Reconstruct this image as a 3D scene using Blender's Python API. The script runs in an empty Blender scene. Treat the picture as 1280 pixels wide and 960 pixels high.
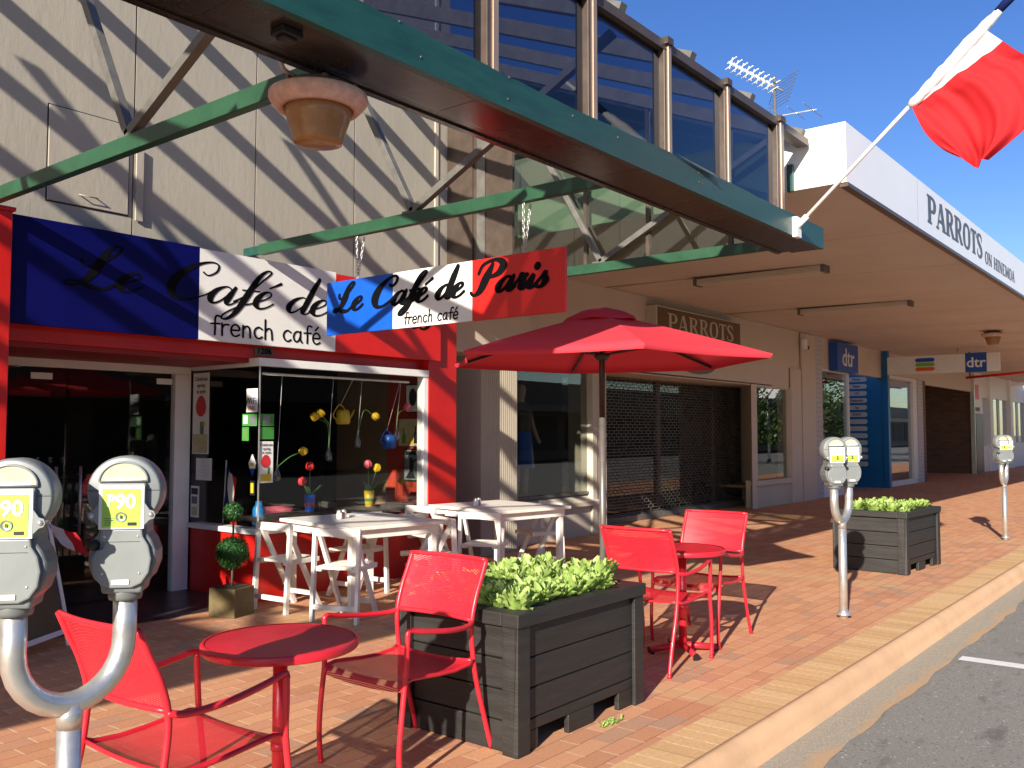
import bpy, bmesh, math, random
from math import sin, cos, pi, radians, sqrt, atan2
from mathutils import Vector, Matrix
random.seed(7)
S = bpy.context.scene
COL = S.collection

# ------------------------------------------------------------------ materials
def nt(name):
    m = bpy.data.materials.new(name); m.use_nodes = True
    n = m.node_tree; n.nodes.clear()
    return m, n
class G:
    """tiny node-graph helper"""
    def __init__(s, t): s.t = t
    def n(s, typ, **kw):
        o = s.t.nodes.new(typ)
        for k, v in kw.items():
            if k == 'i':
                for kk, vv in v.items():
                    if isinstance(vv, bpy.types.NodeSocket): s.t.links.new(vv, o.inputs[kk])
                    else: o.inputs[kk].default_value = vv
            else: setattr(o, k, v)
        return o
    def math(s, op, a, b=0.0, c=0.0):
        o = s.t.nodes.new('ShaderNodeMath'); o.operation = op
        for k, v in enumerate((a, b, c)):
            if isinstance(v, bpy.types.NodeSocket): s.t.links.new(v, o.inputs[k])
            else: o.inputs[k].default_value = v
        return o.outputs[0]
    def mix(s, f, a, b, blend='MIX'):
        o = s.t.nodes.new('ShaderNodeMix'); o.data_type = 'RGBA'; o.blend_type = blend
        for k, v in ((0, f), (6, a), (7, b)):
            if isinstance(v, bpy.types.NodeSocket): s.t.links.new(v, o.inputs[k])
            elif k == 0: o.inputs[k].default_value = v
            else: o.inputs[k].default_value = tuple(v) + (1,) if len(v) == 3 else v
        return o.outputs[2]
    def noise(s, vec, scale, detail=4, rough=.6):
        o = s.n('ShaderNodeTexNoise', i={'Scale': scale, 'Detail': detail, 'Roughness': rough})
        s.t.links.new(vec, o.inputs['Vector']); return o
    def ramp(s, f, *stops):
        o = s.t.nodes.new('ShaderNodeValToRGB'); s.t.links.new(f, o.inputs[0])
        e = o.color_ramp.elements
        while len(e) < len(stops): e.new(.5)
        for k, (p, c) in enumerate(stops):
            e[k].position = p; e[k].color = tuple(c) + (1,) if len(c) == 3 else c
        return o.outputs[0]
    def out(s, sh):
        o = s.t.nodes.new('ShaderNodeOutputMaterial'); s.t.links.new(sh, o.inputs[0])
def lerp(c, k): return tuple(min(1, x * k) for x in c)

def mat(name, col, rough=.5, metal=0., var=.18, scale=6., bump=0., bscale=60., spec=.5, coat=0., wear=None, wearamt=.0, wscale=18., stretch=None):
    m, t = nt(name); g = G(t)
    tc = g.n('ShaderNodeTexCoord').outputs['Object']
    if stretch:
        mp = g.n('ShaderNodeMapping', i={'Vector': tc, 'Scale': stretch}); tc2 = mp.outputs[0]
    else: tc2 = tc
    n1 = g.noise(tc2, scale, 6, .65)
    c = g.ramp(n1.outputs['Fac'], (.3, lerp(col, 1 - var)), (.7, lerp(col, 1 + var)))
    if wear:
        n2 = g.noise(tc2, wscale, 8, .75)
        f = g.ramp(n2.outputs['Fac'], (.5 + .3 * (1 - wearamt), (0, 0, 0)), (.58 + .3 * (1 - wearamt), (1, 1, 1)))
        c = g.mix(f, c, wear)
    b = g.n('ShaderNodeBsdfPrincipled', i={'Base Color': c, 'Metallic': metal, 'Specular IOR Level': spec, 'Coat Weight': coat})
    r = g.math('MULTIPLY_ADD', n1.outputs['Fac'], .25, rough - .125)
    t.links.new(r, b.inputs['Roughness'])
    if bump:
        n3 = g.noise(tc2, bscale, 5, .6)
        bp = g.n('ShaderNodeBump', i={'Strength': bump, 'Distance': .01, 'Height': n3.outputs['Fac']})
        t.links.new(bp.outputs[0], b.inputs['Normal'])
    g.out(b.outputs[0]); return m

def glass_mat(name, tint=(.5, .55, .55), ior=1.5, boost=.0, gl=(1, 1, 1)):
    m, t = nt(name); g = G(t)
    ge = g.n('ShaderNodeNewGeometry')
    c = g.math('ABSOLUTE', g.n('ShaderNodeVectorMath', operation='DOT_PRODUCT', i={0: ge.outputs['Incoming'], 1: ge.outputs['Normal']}).outputs['Value'])
    f0 = ((ior - 1) / (ior + 1)) ** 2 + boost
    f = g.math('MULTIPLY_ADD', g.math('POWER', g.math('SUBTRACT', 1., c), 5.), 1 - f0, f0)
    tr = g.n('ShaderNodeBsdfTransparent', i={'Color': tint + (1,)})
    gg = g.n('ShaderNodeBsdfGlossy', i={'Color': gl + (1,), 'Roughness': .0})
    mx = g.n('ShaderNodeMixShader', i={0: f, 1: tr.outputs[0], 2: gg.outputs[0]})
    g.out(mx.outputs[0]); return m

def mesh_mat(name, col):
    """powder coated sheet punched with fine round holes"""
    m, t = nt(name); g = G(t)
    tc = g.n('ShaderNodeTexCoord').outputs['Object']
    sx = g.n('ShaderNodeSeparateXYZ', i={0: tc}).outputs
    u = g.math('MULTIPLY', sx[1], 170.); v = g.math('MULTIPLY', g.math('ADD', sx[0], sx[2]), 170.)
    row = g.math('FLOOR', v)
    uu = g.math('MULTIPLY_ADD', g.math('FLOORED_MODULO', row, 2.), .5, u)
    du = g.math('SUBTRACT', g.math('FRACT', uu), .5); dv = g.math('SUBTRACT', g.math('FRACT', v), .5)
    d = g.math('ADD', g.math('MULTIPLY', du, du), g.math('MULTIPLY', dv, dv))
    hole = g.math('LESS_THAN', d, .05)
    n1 = g.noise(tc, 9, 5)
    c = g.ramp(n1.outputs['Fac'], (.3, lerp(col, .85)), (.7, lerp(col, 1.12)))
    b = g.n('ShaderNodeBsdfPrincipled', i={'Base Color': c, 'Roughness': .42, 'Specular IOR Level': .45})
    tr = g.n('ShaderNodeBsdfTransparent')
    mx = g.n('ShaderNodeMixShader', i={0: hole, 1: b.outputs[0], 2: tr.outputs[0]})
    g.out(mx.outputs[0]); return m

def brick_paver_mat():
    m, t = nt('clay_pavers'); g = G(t)
    tc = g.n('ShaderNodeTexCoord').outputs['Object']
    wob = g.noise(tc, 7, 2)
    vec = g.n('ShaderNodeVectorMath', operation='MULTIPLY_ADD', i={0: wob.outputs['Color'], 1: (.012, .012, 0), 2: tc}).outputs[0]
    s = g.n('ShaderNodeSeparateXYZ', i={0: vec}).outputs
    W, H = .232, .116
    v = g.math('DIVIDE', s[1], H); row = g.math('FLOOR', v)
    u = g.math('MULTIPLY_ADD', g.math('FLOORED_MODULO', row, 2.), .5, g.math('DIVIDE', s[0], W)); cl = g.math('FLOOR', u)
    fu = g.math('FRACT', u); fv = g.math('FRACT', v)
    idv = g.n('ShaderNodeCombineXYZ', i={0: cl, 1: row}).outputs[0]
    wn = g.n('ShaderNodeTexWhiteNoise', noise_dimensions='2D', i={'Vector': idv})
    rnd = wn.outputs['Value']
    base = g.ramp(rnd, (0, (.48, .20, .10)), (.25, (.56, .255, .13)), (.5, (.62, .295, .15)), (.72, (.64, .335, .17)), (.88, (.54, .23, .14)), (.97, (.40, .245, .16)))
    # drifts of older and newer paving
    n0 = g.noise(tc, .9, 3)
    base = g.mix(g.ramp(n0.outputs['Fac'], (.42, (0, 0, 0)), (.6, (1, 1, 1))), base, g.mix(.35, base, (.56, .27, .13)))
    n1 = g.noise(tc, 60, 5, .7)
    base = g.mix(.25, base, g.ramp(n1.outputs['Fac'], (.3, (.30, .13, .07)), (.7, (.78, .44, .26))), 'MIX')
    # tan cross bands every few metres
    px = g.math('FLOORED_MODULO', g.math('SUBTRACT', s[0], .06), 4.64)
    band = g.math('LESS_THAN', px, .232)
    base = g.mix(g.math('MULTIPLY', band, .75), base, (.56, .34, .17))
    # joints: bright sand in the head joints, thin dark bed joints
    hn = g.noise(tc, 5, 2)
    hw = g.math('MULTIPLY_ADD', hn.outputs['Fac'], .06, .0)
    head = g.math('LESS_THAN', fu, hw)
    rn2 = g.math('GREATER_THAN', wn.outputs['Color'], .25)
    bed = g.math('LESS_THAN', fv, .055)
    base = g.mix(g.math('MULTIPLY', bed, .55), base, (.2, .10, .06))
    base = g.mix(g.math('MULTIPLY', g.math('MULTIPLY', head, rn2), .8), base, (.72, .52, .34))
    # stains and white droppings
    n2 = g.noise(tc, 1.6, 6, .7)
    base = g.mix(g.ramp(n2.outputs['Fac'], (.58, (0, 0, 0)), (.8, (.4, .4, .4))), base, (.2, .10, .06))
    n4 = g.noise(tc, 13, 3, .5)
    base = g.mix(g.ramp(n4.outputs['Fac'], (.735, (0, 0, 0)), (.755, (.7, .7, .7))), base, (.7, .6, .48))
    b = g.n('ShaderNodeBsdfPrincipled', i={'Base Color': base, 'Roughness': .75, 'Specular IOR Level': .3})
    hgt = g.math('SUBTRACT', g.math('MULTIPLY_ADD', n1.outputs['Fac'], .3, g.math('MULTIPLY', rnd, .25)), g.math('MAXIMUM', head, bed))
    bp = g.n('ShaderNodeBump', i={'Strength': .55, 'Distance': .004, 'Height': hgt})
    t.links.new(bp.outputs[0], b.inputs['Normal'])
    g.out(b.outputs[0]); return m

def soldier_mat():
    m, t = nt('tan_edge_pavers'); g = G(t)
    tc = g.n('ShaderNodeTexCoord').outputs['Object']
    s = g.n('ShaderNodeSeparateXYZ', i={0: tc}).outputs
    u = g.math('DIVIDE', s[0], .118); cl = g.math('FLOOR', u); fu = g.math('FRACT', u)
    wn = g.n('ShaderNodeTexWhiteNoise', noise_dimensions='1D', i={'W': cl})
    base = g.ramp(wn.outputs['Value'], (0, (.60, .35, .15)), (.5, (.68, .40, .17)), (1, (.70, .45, .22)))
    n1 = g.noise(tc, 40, 6, .7)
    base = g.mix(.3, base, g.ramp(n1.outputs['Fac'], (.3, (.25, .13, .06)), (.7, (.75, .55, .33))))
    wn2 = g.math('GREATER_THAN', wn.outputs['Value'], .35)
    j = g.math('LESS_THAN', fu, .085)
    base = g.mix(g.math('MULTIPLY', g.math('MULTIPLY', j, g.ramp(n1.outputs['Fac'], (.35, (.2, .2, .2)), (.65, (1, 1, 1)))), .75), base, g.mix(wn2, (.22, .13, .07), (.85, .70, .48)))
    b = g.n('ShaderNodeBsdfPrincipled', i={'Base Color': base, 'Roughness': .8, 'Specular IOR Level': .25})
    bp = g.n('ShaderNodeBump', i={'Strength': .5, 'Distance': .004, 'Height': g.math('SUBTRACT', n1.outputs['Fac'], j)})
    t.links.new(bp.outputs[0], b.inputs['Normal'])
    g.out(b.outputs[0]); return m

def asphalt_mat():
    m, t = nt('asphalt'); g = G(t)
    tc = g.n('ShaderNodeTexCoord').outputs['Object']
    n1 = g.noise(tc, 180, 4, .8); n2 = g.noise(tc, 1.1, 6, .7); n3 = g.noise(tc, 4.5, 4, .6)
    base = g.ramp(n1.outputs['Fac'], (.3, (.15, .14, .12)), (.55, (.28, .265, .23)), (.75, (.48, .455, .40)))
    base = g.mix(g.ramp(n2.outputs['Fac'], (.5, (0, 0, 0)), (.72, (.35, .35, .35))), base, (.19, .18, .16))
    n5 = g.noise(tc, 42, 2, .5)
    base = g.mix(g.ramp(n5.outputs['Fac'], (.66, (0, 0, 0)), (.70, (.7, .7, .7))), base, (.58, .55, .48))
    n6 = g.noise(tc, 60, 2, .5)
    base = g.mix(g.ramp(n6.outputs['Fac'], (.64, (0, 0, 0)), (.69, (.8, .8, .8))), base, (.06, .058, .05))
    st = g.noise(g.n('ShaderNodeMapping', i={'Vector': tc, 'Scale': (2.1, 6, 1)}).outputs[0], 1., 3, .5)
    base = g.mix(g.ramp(st.outputs['Fac'], (.58, (0, 0, 0)), (.72, (.55, .55, .55))), base, (.06, .056, .05))
    b = g.n('ShaderNodeBsdfPrincipled', i={'Base Color': base, 'Roughness': .85, 'Specular IOR Level': .3})
    bp = g.n('ShaderNodeBump', i={'Strength': .8, 'Distance': .006, 'Height': n1.outputs['Fac']})
    t.links.new(bp.outputs[0], b.inputs['Normal'])
    g.out(b.outputs[0]); return m

def gutter_mat():
    m, t = nt('channel_concrete'); g = G(t)
    tc = g.n('ShaderNodeTexCoord').outputs['Object']
    n1 = g.noise(tc, 120, 4, .8); n2 = g.noise(tc, 2.5, 6, .75); s = g.n('ShaderNodeSeparateXYZ', i={0: tc}).outputs
    base = g.ramp(n1.outputs['Fac'], (.3, (.22, .18, .13)), (.55, (.42, .37, .28)), (.75, (.62, .56, .45)))
    # tan overspray towards the road edge
    e = g.math('MULTIPLY_ADD', n2.outputs['Fac'], .34, g.math('SUBTRACT', 1.55, s[1]))
    base = g.mix(g.ramp(e, (.0, (0, 0, 0)), (.07, (.7, .7, .7))), base, (.56, .33, .16))
    b = g.n('ShaderNodeBsdfPrincipled', i={'Base Color': base, 'Roughness': .85, 'Specular IOR Level': .25})
    bp = g.n('ShaderNodeBump', i={'Strength': .7, 'Distance': .006, 'Height': n1.outputs['Fac']})
    t.links.new(bp.outputs[0], b.inputs['Normal'])
    g.out(b.outputs[0]); return m

def brickwall_mat(name, c1, c2, mort, w=.23, h=.076, horiz='Y'):
    m, t = nt(name); g = G(t)
    tc = g.n('ShaderNodeTexCoord').outputs['Object']
    s = g.n('ShaderNodeSeparateXYZ', i={0: tc}).outputs
    v = g.n('ShaderNodeCombineXYZ', i={0: s[1] if horiz == 'Y' else s[0], 1: s[2]}).outputs[0]
    bt = g.n('ShaderNodeTexBrick', i={'Vector': v, 'Color1': c1 + (1,), 'Color2': c2 + (1,), 'Mortar': mort + (1,), 'Scale': 1., 'Mortar Size': .006, 'Brick Width': w, 'Row Height': h})
    n1 = g.noise(tc, 30, 5)
    c = g.mix(.3, bt.outputs['Color'], n1.outputs['Color'], 'MULTIPLY')
    b = g.n('ShaderNodeBsdfPrincipled', i={'Base Color': c, 'Roughness': .8})
    bp = g.n('ShaderNodeBump', i={'Strength': .5, 'Distance': .006, 'Height': bt.outputs['Fac']}); bp.invert = True
    t.links.new(bp.outputs[0], b.inputs['Normal'])
    g.out(b.outputs[0]); return m

def leaf_mat(name, c1, c2, trans=.35):
    m, t = nt(name); g = G(t)
    tc = g.n('ShaderNodeTexCoord').outputs['Object']
    n1 = g.noise(tc, 14, 3)
    isl = g.n('ShaderNodeNewGeometry').outputs['Random Per Island']
    f = g.math('MULTIPLY_ADD', isl, .6, g.math('MULTIPLY', n1.outputs['Fac'], .4))
    c = g.mix(f, c1, c2)
    b = g.n('ShaderNodeBsdfPrincipled', i={'Base Color': c, 'Roughness': .45, 'Specular IOR Level': .4})
    tl = g.n('ShaderNodeBsdfTranslucent', i={'Color': c})
    mx = g.n('ShaderNodeMixShader', i={0: trans, 1: b.outputs[0], 2: tl.outputs[0]})
    g.out(mx.outputs[0]); return m

RED = (.60, .018, .032)
M = {}
M['wall'] = mat('painted_concrete', (.375, .34, .275), .8, var=.07, scale=1.6, bump=.25, bscale=25, wear=(.30, .295, .265), wearamt=.5, wscale=1.6, stretch=(1, 1, .3))
M['cream'] = mat('cream_paint', (.52, .46, .36), .6, var=.06, scale=2, bump=.1, bscale=30)
M['tancream'] = mat('tan_cream_paint', (.60, .50, .40), .6, var=.06, scale=1.2, bump=.08, bscale=12, wear=(.52, .43, .34), wearamt=.4, wscale=1.1)
M['soffit'] = mat('soffit_paint', (.55, .455, .375), .65, var=.08, scale=.8, bump=.06, bscale=8, wear=(.49, .40, .32), wearamt=.5, wscale=.7)
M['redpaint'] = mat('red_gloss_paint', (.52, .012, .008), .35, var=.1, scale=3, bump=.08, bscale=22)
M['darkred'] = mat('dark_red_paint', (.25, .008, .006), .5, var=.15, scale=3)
M['green'] = mat('teal_green_paint', (.011, .06, .049), .4, var=.22, scale=7, bump=.25, bscale=30, wear=(.2, .3, .25), wearamt=.22, wscale=9, stretch=(.6, 3, 3))
M['greenbeam'] = mat('green_steel_paint', (.017, .068, .034), .4, var=.2, scale=5, bump=.15, bscale=40, wear=(.4, .48, .4), wearamt=.14, wscale=14)
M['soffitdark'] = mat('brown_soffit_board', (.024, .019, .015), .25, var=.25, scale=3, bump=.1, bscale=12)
M['greysteel'] = mat('grey_steel', (.145, .138, .122), .5, .3, var=.2, scale=9, bump=.15)
M['bronze'] = mat('bronze_aluminium', (.35, .25, .18), .38, .35, var=.15, scale=8, stretch=(4, 4, .4))
M['darkbronze'] = mat('dark_bronze', (.09, .065, .05), .4, .3, var=.2)
M['white'] = mat('white_paint', (.78, .77, .73), .5, var=.05, scale=4, bump=.06)
M['whitefascia'] = mat('white_fascia_panel', (.80, .80, .82), .4, var=.03, scale=1)
M['offwhite'] = mat('aged_white_timber_paint', (.80, .75, .66), .5, var=.08, scale=9, bump=.12, bscale=30, wear=(.5, .43, .33), wearamt=.2, wscale=11)
M['alu'] = mat('galvanised_pipe', (.60, .59, .55), .34, .75, var=.12, scale=14, bump=.06, bscale=50)
M['metergrey'] = mat('meter_grey_enamel', (.145, .157, .153), .4, .1, var=.06, scale=9, bump=.02, bscale=200)
M['meterlight'] = mat('meter_light_enamel', (.205, .22, .214), .42, .1, var=.05, scale=9, bump=.02, bscale=200)
M['meterwin'] = mat('meter_window', (.52, .47, .32), .2, var=.12, scale=30, coat=.6)
M['lime'] = mat('lime_label', (.37, .58, .06), .45, var=.05)
M['paper'] = mat('white_label', (.80, .79, .74), .5, var=.04)
M['black'] = mat('black_paint', (.012, .012, .012), .45, var=.2)
M['letterblack'] = mat('black_vinyl', (.004, .004, .005), .75, var=.1, spec=.06)
M['lettergrey'] = mat('grey_letter_paint', (.085, .09, .105), .45, var=.1)
M['blue'] = mat('deep_blue_panel', (.0008, .0018, .075), .55, var=.1, scale=2, spec=.15)
M['flagblue'] = mat('bright_blue_panel', (.005, .085, .48), .38, var=.06, scale=3)
M['signred'] = mat('bright_red_panel', (.60, .012, .01), .36, var=.06, scale=3)
M['dtrblue'] = mat('sign_blue', (.008, .08, .38), .4, var=.08, scale=2)
M['wallblue'] = mat('blue_wall_panel', (.004, .13, .34), .4, var=.06, scale=1)
M['brown'] = mat('brown_sign', (.13, .075, .025), .4, var=.08)
M['chairred'] = mat('red_powder_coat', RED, .36, var=.10, scale=9, bump=.05, bscale=160, coat=.08, wear=(.42, .06, .07), wearamt=.25, wscale=22)
M['chairmesh'] = mesh_mat('red_perforated_sheet', (.60, .019, .036))
M['charcoal'] = mat('charcoal_stained_timber', (.021, .0195, .0175), .55, var=.3, scale=5, bump=.35, bscale=16, wear=(.05, .047, .042), wearamt=.3, wscale=7, stretch=(.5, .5, 5))
M['soil'] = mat('potting_soil', (.03, .02, .012), .95, var=.4, scale=30, bump=.8)
M['lettuce'] = leaf_mat('lettuce_leaf', (.24, .40, .06), (.52, .64, .22), .3)
M['topiary'] = leaf_mat('box_leaf', (.012, .055, .012), (.03, .12, .02), .15)
M['treeleaf'] = leaf_mat('tree_leaf', (.04, .09, .015), (.09, .16, .03), .3)
M['bark'] = mat('bark', (.12, .09, .065), .9, var=.3, bump=.6)
M['canvas'] = mat('red_canvas', (.62, .014, .035), .75, var=.05, scale=4, bump=.15, bscale=300)
M['darkpole'] = mat('dark_pole', (.05, .035, .03), .4, .3, var=.2)
M['greypole'] = mat('grey_pole', (.15, .14, .125), .4, .4, var=.2)
M['floordark'] = mat('dark_tile', (.035, .03, .03), .35, var=.2, scale=4)
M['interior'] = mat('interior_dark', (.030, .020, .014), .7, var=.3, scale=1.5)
M['intbrown'] = mat('interior_brown', (.17, .105, .055), .6, var=.15, scale=2)
M['intred'] = mat('interior_red', (.35, .03, .012), .6, var=.1)
M['poster'] = mat('cream_poster', (.55, .47, .25), .5, var=.2, scale=12)
M['terracotta'] = mat('faded_lamp_flange', (.58, .38, .31), .6, var=.22, scale=20, bump=.2, wear=(.12, .07, .05), wearamt=.22, wscale=30)
M['greenlabel'] = mat('green_label', (.05, .24, .04), .5, var=.1)
M['yellow'] = mat('yellow_enamel', (.62, .42, .02), .35, var=.1)
M['tulipred'] = mat('red_petal', (.60, .03, .03), .5, var=.15)
M['tulippink'] = mat('pink_petal', (.70, .12, .16), .5, var=.15)
M['tulipyellow'] = mat('yellow_petal', (.72, .46, .02), .5, var=.12)
M['stem'] = mat('green_stem', (.09, .22, .05), .6, var=.15)
M['gold'] = mat('weathered_timber_pot', (.13, .095, .035), .7, var=.25, scale=10, bump=.3)
M['skin'] = mat('mannequin_skin', (.55, .36, .25), .5, var=.05)
M['asphalt'] = asphalt_mat(); M['pavers'] = brick_paver_mat(); M['soldier'] = soldier_mat(); M['gutter'] = gutter_mat()
M['kerb'] = mat('tan_kerb_concrete', (.66, .405, .225), .8, var=.12, scale=3, bump=.3, bscale=60, wear=(.2, .13, .08), wearamt=.12, wscale=28)
M['plate'] = mat('pale_plate', (.50, .50, .47), .45, var=.04)
M['pillgreen'] = mat('bright_green_pill', (.16, .50, .04), .45, var=.04)
M['pillorange'] = mat('orange_pill', (.72, .13, .02), .45, var=.04)
M['roadpaint'] = mat('worn_white_road_paint', (.72, .72, .68), .7, var=.08, scale=20, wear=(.2, .19, .18), wearamt=.25, wscale=40)
M['glass'] = glass_mat('shop_glass', (.97, .98, .97), 1.4, .0)
M['glassdark'] = glass_mat('dark_shop_glass', (.80, .82, .80), 1.6, .02)
M['glassblue'] = glass_mat('blue_tinted_glass', (.37, .38, .45), 1.5, .01, (.85, .9, 1))
M['glassgreen'] = glass_mat('green_tinted_glass', (.54, .62, .55), 1.6, .05)
M['clear'] = glass_mat('thin_clear_glass', (.8, .92, .88), 1.5, .08)
M['brickbrown'] = brickwall_mat('brown_brick', (.16, .075, .04), (.10, .05, .03), (.05, .035, .025), .29, .09, 'Y')
M['brickwhite'] = brickwall_mat('painted_white_brick', (.58, .56, .56), (.62, .6, .6), (.4, .38, .36), .4, .11, 'X')
M['darkbrick'] = brickwall_mat('red_brown_brick', (.20, .09, .06), (.15, .07, .05), (.3, .25, .2), .23, .08, 'X')
def amber_mat():
    m, t = nt('amber_lamp_bowl'); g = G(t)
    tc = g.n('ShaderNodeTexCoord').outputs['Object']; n1 = g.noise(tc, 16, 6, .7)
    c = g.ramp(n1.outputs['Fac'], (.3, (.40, .20, .07)), (.7, (.55, .30, .13)))
    b = g.n('ShaderNodeBsdfPrincipled', i={'Base Color': c, 'Roughness': .3, 'Coat Weight': .3})
    tl = g.n('ShaderNodeBsdfTranslucent', i={'Color': c})
    mx = g.n('ShaderNodeMixShader', i={0: .35, 1: b.outputs[0], 2: tl.outputs[0]}); g.out(mx.outputs[0]); return m
M['amber'] = amber_mat()
def cloth_mat(name, col, tr=.4):
    m, t = nt(name); g = G(t)
    tc = g.n('ShaderNodeTexCoord').outputs['Object']; n1 = g.noise(tc, 250, 2)
    b = g.n('ShaderNodeBsdfPrincipled', i={'Base Color': col + (1,), 'Roughness': .8, 'Specular IOR Level': .2})
    bp = g.n('ShaderNodeBump', i={'Strength': .1, 'Distance': .003, 'Height': n1.outputs['Fac']}); t.links.new(bp.outputs[0], b.inputs['Normal'])
    tl = g.n('ShaderNodeBsdfTranslucent', i={'Color': col + (1,)})
    mx = g.n('ShaderNodeMixShader', i={0: tr, 1: b.outputs[0], 2: tl.outputs[0]}); g.out(mx.outputs[0]); return m
M['flagred'] = cloth_mat('red_flag_cloth', (.70, .03, .035)); M['flagwhite'] = cloth_mat('white_flag_cloth', (.82, .81, .80)); M['flagnavy'] = cloth_mat('navy_flag_cloth', (.01, .02, .11), .2)
M['canvas'] = cloth_mat('red_canvas_cloth', (.70, .048, .066), .16)

# ------------------------------------------------------------------ objects
def wloc(o):
    v = Vector((0, 0, 0))
    while o: v += o.location; o = o.parent
    return v
class MB:
    """collects shapes in scene coordinates; build() links ONE mesh object"""
    def __init__(s): s.v = []; s.f = []; s.sm = []
    def add(s, vs, fs, smooth=False):
        k = len(s.v); s.v += [tuple(v) for v in vs]; s.f += [tuple(i + k for i in f) for f in fs]; s.sm += [smooth] * len(fs); return s
    def box(s, x0, y0, z0, x1, y1, z1):
        return s.add([(x0, y0, z0), (x1, y0, z0), (x1, y1, z0), (x0, y1, z0), (x0, y0, z1), (x1, y0, z1), (x1, y1, z1), (x0, y1, z1)],
                     [(0, 3, 2, 1), (4, 5, 6, 7), (0, 1, 5, 4), (1, 2, 6, 5), (2, 3, 7, 6), (3, 0, 4, 7)])
    def bar(s, p, q, w, h, up=(0, 0, 1)):
        p, q = Vector(p), Vector(q); d = (q - p).normalized(); up = Vector(up)
        a = d.cross(up)
        if a.length < 1e-4: a = d.cross(Vector((1, 0, 0)))
        a.normalize(); b = a.cross(d).normalized(); a = a * w / 2; b = b * h / 2
        vs = [p - a - b, p + a - b, p + a + b, p - a + b, q - a - b, q + a - b, q + a + b, q - a + b]
        return s.add(vs, [(0, 1, 2, 3), (7, 6, 5, 4), (0, 4, 5, 1), (1, 5, 6, 2), (2, 6, 7, 3), (3, 7, 4, 0)])
    def tube(s, pts, r, n=10, cap=True):
        pts = [Vector(p) for p in pts]; k = len(pts); rr = r if isinstance(r, (list, tuple)) else [r] * k
        d0 = (pts[1] - pts[0]).normalized(); a = d0.orthogonal().normalized(); vs = []
        for i in range(k):
            d = ((pts[min(i + 1, k - 1)] - pts[i]).normalized() + (pts[i] - pts[max(i - 1, 0)]).normalized())
            d = d.normalized() if d.length > 1e-6 else d0
            a = (a - d * a.dot(d)).normalized(); b = d.cross(a)
            for j in range(n):
                t = 2 * pi * j / n; vs.append(pts[i] + (a * cos(t) + b * sin(t)) * rr[i])
        fs = [(i * n + j, i * n + (j + 1) % n, (i + 1) * n + (j + 1) % n, (i + 1) * n + j) for i in range(k - 1) for j in range(n)]
        s.add(vs, fs, True)
        if cap: s.add(vs[:n], [tuple(range(n - 1, -1, -1))]); s.add(vs[-n:], [tuple(range(n))])
        return s
    def lathe(s, prof, c=(0, 0, 0), n=24, axis='Z', cap=True):
        vs = []
        for r, z in prof:
            for j in range(n):
                t = 2 * pi * j / n; x, y = r * cos(t), r * sin(t)
                p = {'Z': (x, y, z), 'Y': (x, z, -y), 'X': (z, x, y)}[axis]
                vs.append((c[0] + p[0], c[1] + p[1], c[2] + p[2]))
        k = len(prof)
        s.add(vs, [(i * n + j, i * n + (j + 1) % n, (i + 1) * n + (j + 1) % n, (i + 1) * n + j) for i in range(k - 1) for j in range(n)], True)
        if cap: s.add(vs[:n], [tuple(range(n - 1, -1, -1))]); s.add(vs[-n:], [tuple(range(n))])
        return s
    def prism(s, poly, o, u, v, w, smooth=False):
        """2D polygon in plane o+u*x+v*y, thickness vector w"""
        o, u, v, w = Vector(o), Vector(u), Vector(v), Vector(w)
        n = len(poly); a = [o + u * x + v * y for x, y in poly]; b = [p + w for p in a]
        s.add(a, [tuple(range(n))]); s.add(b, [tuple(range(n - 1, -1, -1))])
        return s.add(a + b, [(i, i + n, (i + 1) % n + n, (i + 1) % n) for i in range(n)], smooth)
    def ball(s, c, r, n=12, m=8, sc=(1, 1, 1)):
        vs = [(c[0] + r * sc[0] * sin(pi * i / m) * cos(2 * pi * j / n), c[1] + r * sc[1] * sin(pi * i / m) * sin(2 * pi * j / n), c[2] + r * sc[2] * cos(pi * i / m)) for i in range(m + 1) for j in range(n)]
        return s.add(vs, [(i * n + j, (i + 1) * n + j, (i + 1) * n + (j + 1) % n, i * n + (j + 1) % n) for i in range(m) for j in range(n)], True)
    def build(s, name, m, parent=None, bevel=0., tf=None, seg=2):
        me = bpy.data.meshes.new(name)
        off = wloc(parent) if parent else Vector((0, 0, 0))
        vs = [Vector(v) for v in s.v]
        if tf: vs = [tf @ v for v in vs]
        me.from_pydata([v - off for v in vs], [], s.f)
        bm = bmesh.new(); bm.from_mesh(me)
        for f, sm in zip(bm.faces, s.sm): f.smooth = sm
        bmesh.ops.remove_doubles(bm, verts=bm.verts, dist=1e-5)
        bmesh.ops.recalc_face_normals(bm, faces=bm.faces)
        if bevel:
            es = [e for e in bm.edges if len(e.link_faces) == 2 and e.calc_face_angle(0) > .6]
            bmesh.ops.bevel(bm, geom=es, offset=bevel, segments=seg, affect='EDGES', profile=.6, clamp_overlap=True)
        bm.to_mesh(me); bm.free()
        me.materials.append(m if not isinstance(m, str) else M[m])
        o = bpy.data.objects.new(name, me); COL.objects.link(o)
        if parent: o.parent = parent
        return o
def sm(pts, k=6):
    """catmull-rom through points of any dimension"""
    P = [tuple(p) for p in pts]; out = []
    for i in range(len(P) - 1):
        a, b, c, d = P[max(i - 1, 0)], P[i], P[i + 1], P[min(i + 2, len(P) - 1)]
        for j in range(k):
            t = j / k
            out.append(tuple(.5 * (2 * b[q] + (c[q] - a[q]) * t + (2 * a[q] - 5 * b[q] + 4 * c[q] - d[q]) * t * t + (3 * b[q] - a[q] - 3 * c[q] + d[q]) * t ** 3) for q in range(len(b))))
    out.append(P[-1]); return out
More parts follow.
